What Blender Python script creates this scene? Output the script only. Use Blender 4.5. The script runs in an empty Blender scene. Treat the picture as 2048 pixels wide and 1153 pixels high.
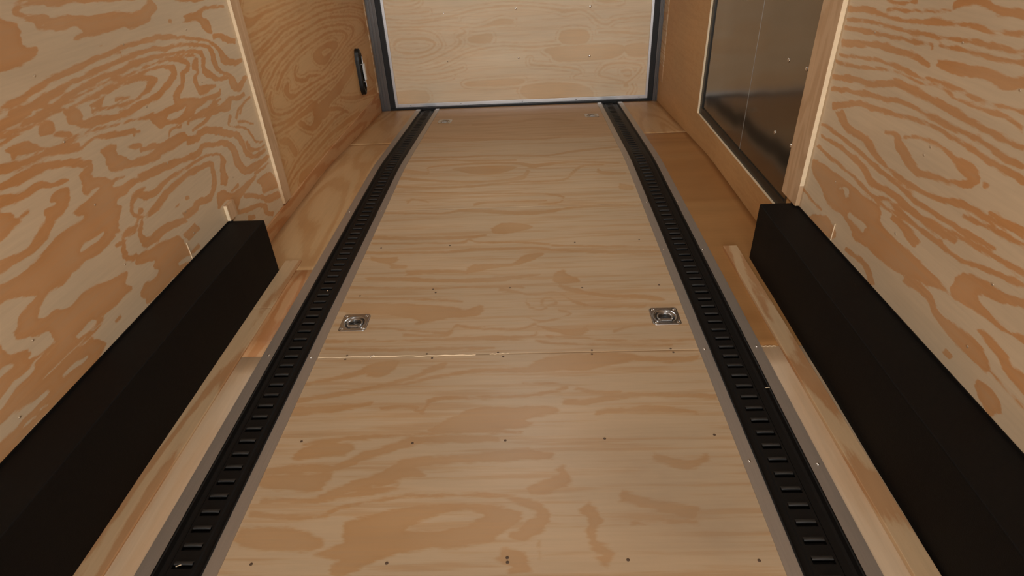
import bpy, math, random
import numpy as np
from mathutils import Matrix, Vector, noise

random.seed(7)
sc = bpy.context.scene
COL = sc.collection

# ------------------------------------------------------------------ camera
cam_data = bpy.data.cameras.new('camera')
cam = bpy.data.objects.new('camera', cam_data)
COL.objects.link(cam)
cam_data.sensor_width = 36.0
cam_data.lens = 1182.93 / 2048 * 36.0
cam_data.clip_start = 0.02
CAM_Z = 1.3368
PITCH, YAW, ROLL = -0.57319896, 0.04794374, 0.05215878
_rz = Matrix.Rotation(YAW, 3, 'Z'); _rx = Matrix.Rotation(PITCH, 3, 'X'); _ry = Matrix.Rotation(ROLL, 3, 'Y')
_m = _rz @ _rx @ _ry
_m = Matrix((( _m[0][0], _m[0][2], -_m[0][1]), (_m[1][0], _m[1][2], -_m[1][1]), (_m[2][0], _m[2][2], -_m[2][1])))
cam.matrix_world = Matrix.Translation((0, 0, CAM_Z)) @ _m.to_4x4()
sc.camera = cam

# ------------------------------------------------------------------ world, exposure
w = bpy.data.worlds.new('world'); sc.world = w; w.use_nodes = True
w.node_tree.nodes['Background'].inputs[0].default_value = (0.02, 0.02, 0.02, 1)
sc.view_settings.view_transform = 'Standard'
sc.view_settings.look = 'None'
sc.view_settings.gamma = 1.0
sc.view_settings.use_curve_mapping = False
sc.view_settings.exposure = 0.0

LAMP_COL = (1.0, 0.98, 0.93)
LAMPS = [(-0.10, 0.60, 5.0), (-0.10, 3.00, 10.0)]      # x, y, watts of the ceiling dome lamps
CEIL_Z = 2.02
# light that falls in through the open front end of the trailer, behind the camera
front = bpy.data.lights.new('open_front_light', 'AREA'); front.shape = 'RECTANGLE'
front.size, front.size_y, front.energy, front.color = 1.9, 1.6, 140.0, (0.97, 1.0, 1.0)
fo = bpy.data.objects.new('open_front_light', front); COL.objects.link(fo)
fo.location = (-0.11, -3.9, 1.15); fo.rotation_euler = (math.radians(90), 0, 0)

# ------------------------------------------------------------------ room numbers (metres)
XL, XR = -1.303, 1.078
Y0, Y1 = -3.0, 5.2
YB, SLOPE = 3.51, 0.1225 / (5.2 - 3.51)               # the rear floor dips from YB on

def fz(y):
    """height of the floor at depth y (flat, then dipping towards the rear door)"""
    r = 0.16
    if y < YB - r: return 0.0
    if y > YB + r: return -SLOPE * (y - YB)
    t = y - (YB - r)
    return -SLOPE * t * t / (4 * r)

def fzv(y):
    r = 0.16
    t = np.clip(y - (YB - r), 0, 2 * r)
    return np.where(y > YB + r, -SLOPE * (y - YB), -SLOPE * t * t / (4 * r))

# ------------------------------------------------------------------ helpers
def struct(o): o['kind'] = 'structure'; return o
def tag(o, label, cat, group=None):
    group = group or {'fender box': 'fender boxes along the side walls', 'board': 'low boards along the fender boxes', 'cargo track': 'cargo tracks let into the floor',
                      'tie-down ring': 'tie-down rings in the floor', 'wood chip': 'wood chips on the cargo tracks', 'ceiling lamp': 'ceiling lamps'}.get(cat)
    o['label'] = label; o['category'] = cat
    if group: o['group'] = group
    return o
def link(name, me, mats=None, parent=None):
    o = bpy.data.objects.new(name, me); COL.objects.link(o)
    if mats is not None and me is not None:
        for m in (mats if isinstance(mats, (list, tuple)) else [mats]): me.materials.append(m)
    if parent is not None: o.parent = parent
    return o
def empty(name, loc=(0, 0, 0), parent=None):
    o = bpy.data.objects.new(name, None); COL.objects.link(o); o.location = loc
    o.empty_display_size = 0.05
    if parent is not None: o.parent = parent
    return o

class MB:
    def __init__(s): s.v = []; s.f = []; s.sm = []
    def add(s, vs, fs, smooth=False):
        b = len(s.v); s.v += [tuple(p) for p in vs]
        s.f += [tuple(i + b for i in f) for f in fs]; s.sm += [smooth] * len(fs)
    def box(s, x0, x1, y0, y1, z0, z1, bev=0.0):
        if bev <= 0:
            vs = [(x, y, z) for z in (z0, z1) for y in (y0, y1) for x in (x0, x1)]
            s.add(vs, [(0, 2, 3, 1), (4, 5, 7, 6), (0, 1, 5, 4), (2, 6, 7, 3), (0, 4, 6, 2), (1, 3, 7, 5)])
            return
        import bmesh
        bm = bmesh.new(); bmesh.ops.create_cube(bm, size=1)
        for v in bm.verts:
            v.co = Vector(((x0 + x1) / 2 + v.co.x * (x1 - x0), (y0 + y1) / 2 + v.co.y * (y1 - y0), (z0 + z1) / 2 + v.co.z * (z1 - z0)))
        bmesh.ops.bevel(bm, geom=list(bm.edges), offset=bev, segments=2, profile=0.6, affect='EDGES')
        bm.verts.index_update()
        s.add([v.co[:] for v in bm.verts], [[v.index for v in f.verts] for f in bm.faces]); bm.free()
    def rev(s, prof, n=20, c=(0, 0, 0), axis='z', smooth=True):
        """prof: list of (radius, height)"""
        vs = []
        for (r, h) in prof:
            for i in range(n):
                a = 2 * math.pi * i / n; x, y = r * math.cos(a), r * math.sin(a)
                vs.append({'z': (x, y, h), 'x': (h, x, y), '-x': (-h, y, x), '-y': (x, -h, y)}[axis])
        fs = []
        for k in range(len(prof) - 1):
            for i in range(n):
                j = (i + 1) % n
                fs.append((k * n + i, k * n + j, (k + 1) * n + j, (k + 1) * n + i))
        fs.append(tuple(range(n))[::-1]); fs.append(tuple((len(prof) - 1) * n + i for i in range(n)))
        s.add([(p[0] + c[0], p[1] + c[1], p[2] + c[2]) for p in vs], fs, smooth)
    def tube(s, pts, r, n=8, smooth=True):
        pts = [Vector(p) for p in pts]; vs = []
        up = Vector((0, 0, 1))
        for i, p in enumerate(pts):
            d = (pts[min(i + 1, len(pts) - 1)] - pts[max(i - 1, 0)]).normalized()
            a = d.cross(up)
            if a.length < 1e-4: a = d.cross(Vector((1, 0, 0)))
            a.normalize(); b = a.cross(d)
            rr = r[i] if isinstance(r, (list, tuple)) else r
            for k in range(n):
                t = 2 * math.pi * k / n; vs.append(p + a * rr * math.cos(t) + b * rr * math.sin(t))
        fs = [(i * n + k, i * n + (k + 1) % n, (i + 1) * n + (k + 1) % n, (i + 1) * n + k) for i in range(len(pts) - 1) for k in range(n)]
        fs.append(tuple(range(n))[::-1]); fs.append(tuple((len(pts) - 1) * n + k for k in range(n)))
        s.add([v[:] for v in vs], fs, smooth)
    def me(s, name):
        me = bpy.data.meshes.new(name); me.from_pydata(s.v, [], s.f)
        me.polygons.foreach_set('use_smooth', s.sm); me.update()
        import bmesh
        bm = bmesh.new(); bm.from_mesh(me); bmesh.ops.recalc_face_normals(bm, faces=bm.faces); bm.to_mesh(me); bm.free()
        return me
    def obj(s, name, mats, parent=None): return link(name, s.me(name), mats, parent)

# ------------------------------------------------------------------ materials
def newmat(name):
    m = bpy.data.materials.new(name); m.use_nodes = True
    nt = m.node_tree; b = nt.nodes['Principled BSDF']
    return m, nt, b
def N(nt, t, **kw):
    n = nt.nodes.new(t)
    for k, v in kw.items(): setattr(n, k, v)
    return n
def srgb(r, g, b):
    f = lambda c: (c / 255 / 12.92) if c / 255 <= 0.04045 else ((c / 255 + 0.055) / 1.055) ** 2.4
    return (f(r), f(g), f(b), 1)
def math_(nt, op, a, b=None, clamp=False):
    n = N(nt, 'ShaderNodeMath', operation=op, use_clamp=clamp)
    for i, x in enumerate((a, b)):
        if x is None: continue
        if isinstance(x, (int, float)): n.inputs[i].default_value = x
        else: nt.links.new(x, n.inputs[i])
    return n.outputs[0]
def mapping(nt, scale, loc=(0, 0, 0)):
    tc = N(nt, 'ShaderNodeTexCoord'); mp = N(nt, 'ShaderNodeMapping')
    mp.inputs['Scale'].default_value = scale; mp.inputs['Location'].default_value = loc
    nt.links.new(tc.outputs['Object'], mp.inputs[0]); return mp.outputs[0]
def noise_(nt, vec, scale, detail=3, rough=0.5):
    n = N(nt, 'ShaderNodeTexNoise'); n.inputs['Scale'].default_value = scale
    n.inputs['Detail'].default_value = detail; n.inputs['Roughness'].default_value = rough
    nt.links.new(vec, n.inputs[0]); return n.outputs[0]
def mixc(nt, fac, a, b, bt='MIX'):
    n = N(nt, 'ShaderNodeMix', data_type='RGBA', blend_type=bt)
    if isinstance(fac, (int, float)): n.inputs[0].default_value = fac
    else: nt.links.new(fac, n.inputs[0])
    for i, x in ((6, a), (7, b)):
        if isinstance(x, tuple): n.inputs[i].default_value = x
        else: nt.links.new(x, n.inputs[i])
    return n.outputs[2]

def plywood(name, light, dark, along, own=False, soft=0.0035, rough=0.5, strength=1.0, seedloc=(0, 0, 0), spec=0.35, jag=0.010, freq=6.0, patch=0.25, edgeamt=0.35, stain=None, streak=0.0):
    """Pine plywood: latewood bands from the mesh attribute 'grain' (signed distance, metres),
    or, with own=True, from stretched noise contours; fine fibres run along axis `along`."""
    m, nt, b = newmat(name)
    long_, cross = 3.0, 60.0
    s = [cross] * 3; s['xyz'.index(along)] = long_
    fib = noise_(nt, mapping(nt, tuple(s), seedloc), 1.6, 4, 0.6)
    s2 = [14.0] * 3; s2['xyz'.index(along)] = 2.5
    s3 = [75.0] * 3; s3['xyz'.index(along)] = 16.0
    jn = noise_(nt, mapping(nt, tuple(s3), seedloc), 1.0, 3, 0.6)
    tone = noise_(nt, mapping(nt, tuple(s2), seedloc), 0.5, 2, 0.5)
    if own:
        s4 = [freq] * 3; s4['xyz'.index(along)] = freq * 0.13
        c = noise_(nt, mapping(nt, tuple(s4), seedloc), 1.0, 1.5, 0.45)
        ph = math_(nt, 'MULTIPLY', c, 46.0)
        sn = math_(nt, 'SINE', ph)
        d = math_(nt, 'MULTIPLY', math_(nt, 'ADD', sn, -0.25), 0.009)
    else:
        at = N(nt, 'ShaderNodeAttribute', attribute_name='grain'); d = at.outputs['Fac']
    d2 = math_(nt, 'ADD', d, math_(nt, 'MULTIPLY', math_(nt, 'ADD', jn, -0.5), jag * 2))
    mr = N(nt, 'ShaderNodeMapRange', interpolation_type='SMOOTHSTEP')
    nt.links.new(d2, mr.inputs[0]); mr.inputs[1].default_value = -soft; mr.inputs[2].default_value = soft
    edge = math_(nt, 'POWER', 2.718, math_(nt, 'MULTIPLY', math_(nt, 'ABSOLUTE', math_(nt, 'ADD', d2, -0.003)), -160.0))
    body = math_(nt, 'ADD', math_(nt, 'MULTIPLY', fib, 0.45), 0.68)
    f = math_(nt, 'MULTIPLY', mr.outputs[0], math_(nt, 'ADD', body, math_(nt, 'MULTIPLY', edge, edgeamt)), True)
    pn = noise_(nt, mapping(nt, (3, 3, 3), seedloc), 0.9, 2, 0.5)
    pm = N(nt, 'ShaderNodeMapRange'); nt.links.new(pn, pm.inputs[0]); pm.inputs[1].default_value = 0.3; pm.inputs[2].default_value = 0.7
    pm.inputs[3].default_value = 1 - patch; pm.inputs[4].default_value = 1.0
    f = math_(nt, 'MULTIPLY', f, math_(nt, 'MULTIPLY', pm.outputs[0], strength), True)
    if streak:                                           # faint, close-set growth streaks between the main bands
        s5 = [34.0] * 3; s5['xyz'.index(along)] = 1.7
        sv = noise_(nt, mapping(nt, tuple(s5), (1.3, 4.1, 0)), 0.9, 4, 0.62)
        sm_ = N(nt, 'ShaderNodeMapRange', interpolation_type='SMOOTHSTEP'); nt.links.new(sv, sm_.inputs[0])
        sm_.inputs[1].default_value = 0.47; sm_.inputs[2].default_value = 0.62; sm_.inputs[4].default_value = streak
        f = math_(nt, 'MAXIMUM', f, sm_.outputs[0])
    base = mixc(nt, f, light, dark)
    v = math_(nt, 'ADD', math_(nt, 'MULTIPLY', fib, 0.22), 0.89)
    v2 = math_(nt, 'ADD', math_(nt, 'MULTIPLY', tone, 0.3), 0.85)
    cv = N(nt, 'ShaderNodeCombineColor'); vv = math_(nt, 'MULTIPLY', v, v2)
    for i in range(3): nt.links.new(vv, cv.inputs[i])
    base = mixc(nt, 1.0, base, cv.outputs[0], 'MULTIPLY')
    if stain:                                            # dull grey scuff marks with their own outline
        for (sx, sy, rx, ry, amt) in stain:
            g = N(nt, 'ShaderNodeTexGradient', gradient_type='SPHERICAL')
            tc = N(nt, 'ShaderNodeTexCoord'); mp = N(nt, 'ShaderNodeMapping', vector_type='POINT')
            mp.inputs['Location'].default_value = (-sx / rx, -sy / ry, 0); mp.inputs['Scale'].default_value = (1 / rx, 1 / ry, 1)
            nt.links.new(tc.outputs['Object'], mp.inputs[0]); nt.links.new(mp.outputs[0], g.inputs[0])
            k = math_(nt, 'MULTIPLY', g.outputs['Fac'], math_(nt, 'ADD', noise_(nt, mapping(nt, (5, 9, 5)), 1.0, 3, 0.6), 0.25))
            base = mixc(nt, math_(nt, 'MULTIPLY', k, amt, True), base, srgb(150, 132, 112))
    hs = noise_(nt, mapping(nt, (3, 3, 3), (5, 1, 2)), 1.0, 2, 0.5)
    warm = mixc(nt, hs, (1.03, 0.99, 0.95, 1), (0.97, 1.01, 1.04, 1))
    base = mixc(nt, 1.0, base, warm, 'MULTIPLY')
    nt.links.new(base, b.inputs['Base Color'])
    b.inputs['Roughness'].default_value = rough
    b.inputs['Specular IOR Level'].default_value = spec
    bp = N(nt, 'ShaderNodeBump'); bp.inputs['Strength'].default_value = 0.12; bp.inputs['Distance'].default_value = 0.002
    nt.links.new(fib, bp.inputs['Height']); nt.links.new(bp.outputs[0], b.inputs['Normal'])
    return m

def plain(name, col, rough=0.5, metal=0.0, spec=0.5, nscale=40, namt=0.15, bump=0.0, bscale=200, stretch=None):
    m, nt, b = newmat(name)
    vec = mapping(nt, stretch or (1, 1, 1))
    n = noise_(nt, vec, nscale, 3, 0.55)
    v = math_(nt, 'ADD', math_(nt, 'MULTIPLY', n, namt * 2), 1 - namt)
    cv = N(nt, 'ShaderNodeCombineColor')
    for i in range(3): nt.links.new(v, cv.inputs[i])
    nt.links.new(mixc(nt, 1.0, col, cv.outputs[0], 'MULTIPLY'), b.inputs['Base Color'])
    b.inputs['Roughness'].default_value = rough; b.inputs['Metallic'].default_value = metal
    b.inputs['Specular IOR Level'].default_value = spec
    if bump:
        bp = N(nt, 'ShaderNodeBump'); bp.inputs['Strength'].default_value = bump; bp.inputs['Distance'].default_value = 0.001
        nt.links.new(noise_(nt, mapping(nt, (1, 1, 1)), bscale, 2), bp.inputs['Height']); nt.links.new(bp.outputs[0], b.inputs['Normal'])
    return m

M = {}
WL, WD = srgb(212, 190, 160), srgb(200, 146, 94)
M['ply_left'] = plywood('pine_plywood_left_wall', WL, WD, 'y')
M['ply_right'] = plywood('pine_plywood_right_wall', WL, WD, 'y', seedloc=(3, 7, 1))
M['ply_door'] = plywood('pine_plywood_rear_door', srgb(244, 222, 190), srgb(232, 194, 148), 'x', soft=0.011, strength=0.8, jag=0.011, patch=0.4, streak=0.25)
M['ply_rear_l'] = plywood('golden_plywood_rear_left', srgb(208, 168, 120), srgb(190, 134, 80), 'y', soft=0.007, patch=0.5, jag=0.010)
M['ply_rear_r'] = plywood('golden_plywood_rear_right', srgb(200, 158, 108), srgb(182, 132, 82), 'y', soft=0.012, patch=0.5, jag=0.012, strength=0.7, seedloc=(1, 2, 3))
M['ply_floor_rear'] = plywood('brown_plywood_rear_floor', srgb(192, 160, 124), srgb(176, 136, 94), 'x', soft=0.012, rough=0.42, strength=0.7, jag=0.014, streak=0.45)
M['ply_floor'] = plywood('pine_plywood_floor', srgb(196, 171, 140), srgb(184, 144, 100), 'x', soft=0.008, rough=0.42, strength=1.0, jag=0.016, patch=0.4, edgeamt=0.25, streak=0.55,
                        stain=[(.33, 1.10, .34, .26, .6), (.42, .90, .3, .16, .45)])
M['ply_bay'] = plywood('pine_plywood_side_bay', srgb(198, 163, 120), srgb(178, 132, 84), 'y', own=True, soft=0.010, rough=0.42, freq=4.5, strength=0.75, patch=0.5)
M['ply_dark'] = plywood('red_brown_plywood_side_bay', srgb(170, 124, 76), srgb(146, 94, 48), 'x', own=True, soft=0.02, rough=0.38, freq=2, seedloc=(2, 2, 0), strength=0.6, patch=0.5)
M['ply_strip'] = plywood('pine_board_strip', srgb(204, 178, 146), srgb(188, 146, 104), 'y', own=True, soft=0.006, freq=9)
M['ply_pale'] = plywood('pale_plywood_side_bay', srgb(204, 178, 148), srgb(188, 150, 110), 'y', own=True, soft=0.012, freq=5, strength=0.4)
M['ply_board'] = plywood('orange_streaked_board', srgb(202, 170, 132), srgb(176, 124, 78), 'y', own=True, soft=0.006, freq=6, strength=0.9, patch=0.4, seedloc=(4, 1, 0))
M['ply_skirt'] = plywood('orange_pine_skirting', srgb(196, 150, 106), srgb(182, 124, 76), 'y', own=True, soft=0.006, freq=7)
M['ply_batten'] = plywood('pale_wood_batten', srgb(206, 172, 136), srgb(184, 146, 108), 'z', own=True, soft=0.01, freq=10, strength=0.6)
M['ply_plain'] = plywood('pine_plywood_plain', WL, WD, 'y', own=True, freq=3)
M['splinter_and_lit'] = plain('pale_cut_and_lit_edge', srgb(250, 226, 190), 0.6)  # splinters and cut edges; on battens it paints in the lit near edge
M['black_box'] = plain('black_textured_liner', (0.0060, 0.0048, 0.0043, 1), 0.6, spec=0.14, nscale=60, namt=0.25, bump=0.5, bscale=500)
M['track'] = plain('black_coated_steel', (0.0055, 0.0050, 0.0048, 1), 0.5, spec=0.22, nscale=50, namt=0.3, bump=0.15, bscale=300)
M['track_lit_lip'] = plain('black_steel_lit_lip', (0.028, 0.026, 0.024, 1), 0.45, spec=0.35, nscale=50, namt=0.3)  # paler than the track, to paint in light caught on the slot lips
M['flange'] = plain('brushed_aluminium', (0.45, 0.41, 0.37, 1), 0.45, metal=0.75, nscale=8, namt=0.12, stretch=(30, 1, 1))
M['zinc'] = plain('zinc_plated_steel', (0.46, 0.47, 0.48, 1), 0.27, metal=1.0, nscale=60, namt=0.1)
M['screw'] = plain('bright_screw_steel', (0.85, 0.83, 0.8, 1), 0.2, metal=1.0, nscale=60, namt=0.05)
M['screw_dark'] = plain('sunk_screw_hole', (0.10, 0.06, 0.035, 1), 0.6, nscale=60, namt=0.1)
M['nail'] = plain('brass_coloured_nail', (0.62, 0.50, 0.36, 1), 0.35, metal=0.7, nscale=60, namt=0.05)
M['silver'] = plain('mill_finish_aluminium', (0.78, 0.78, 0.80, 1), 0.38, metal=0.85, nscale=14, namt=0.08)
M['jamb'] = plain('dark_grey_painted_steel', (0.17, 0.165, 0.165, 1), 0.3, metal=0.6, nscale=6, namt=0.3, stretch=(30, 1, 0.6))
M['rubber'] = plain('black_rubber', (0.010, 0.010, 0.011, 1), 0.45, spec=0.4)
M['frame_dark'] = plain('black_door_frame', (0.020, 0.017, 0.014, 1), 0.4, spec=0.4)
M['ceiling'] = plain('off_white_ceiling', (0.62, 0.58, 0.52, 1), 0.7)
M['shell'] = plain('dark_steel_shell', (0.04, 0.04, 0.04, 1), 0.6)
M['white_plastic'] = plain('white_plastic', (0.75, 0.73, 0.70, 1), 0.4, namt=0.03)
M['black_plastic'] = plain('black_plastic', (0.009, 0.008, 0.007, 1), 0.38, spec=0.35)

def door_mat():
    m, nt, b = newmat('glossy_dark_door_skin')
    n = noise_(nt, mapping(nt, (1, 1, 1)), 500, 2)
    nt.links.new(mixc(nt, n, (0.20, 0.172, 0.135, 1), (0.27, 0.235, 0.19, 1)), b.inputs['Base Color'])
    b.inputs['Metallic'].default_value = 0.92; b.inputs['Roughness'].default_value = 0.13
    w1 = noise_(nt, mapping(nt, (1, 2.2, 1.2)), 1.1, 1)
    bp = N(nt, 'ShaderNodeBump'); bp.inputs['Strength'].default_value = 0.13; bp.inputs['Distance'].default_value = 0.06
    nt.links.new(w1, bp.inputs['Height']); nt.links.new(bp.outputs[0], b.inputs['Normal'])
    return m
M['door_skin'] = door_mat()
def lamp_mat():
    m, nt, b = newmat('lit_lamp_lens')
    b.inputs['Base Color'].default_value = (0.9, 0.9, 0.88, 1)
    b.inputs['Emission Color'].default_value = LAMP_COL + (1,); b.inputs['Emission Strength'].default_value = 6.0
    return m
M['lens'] = lamp_mat()

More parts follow.
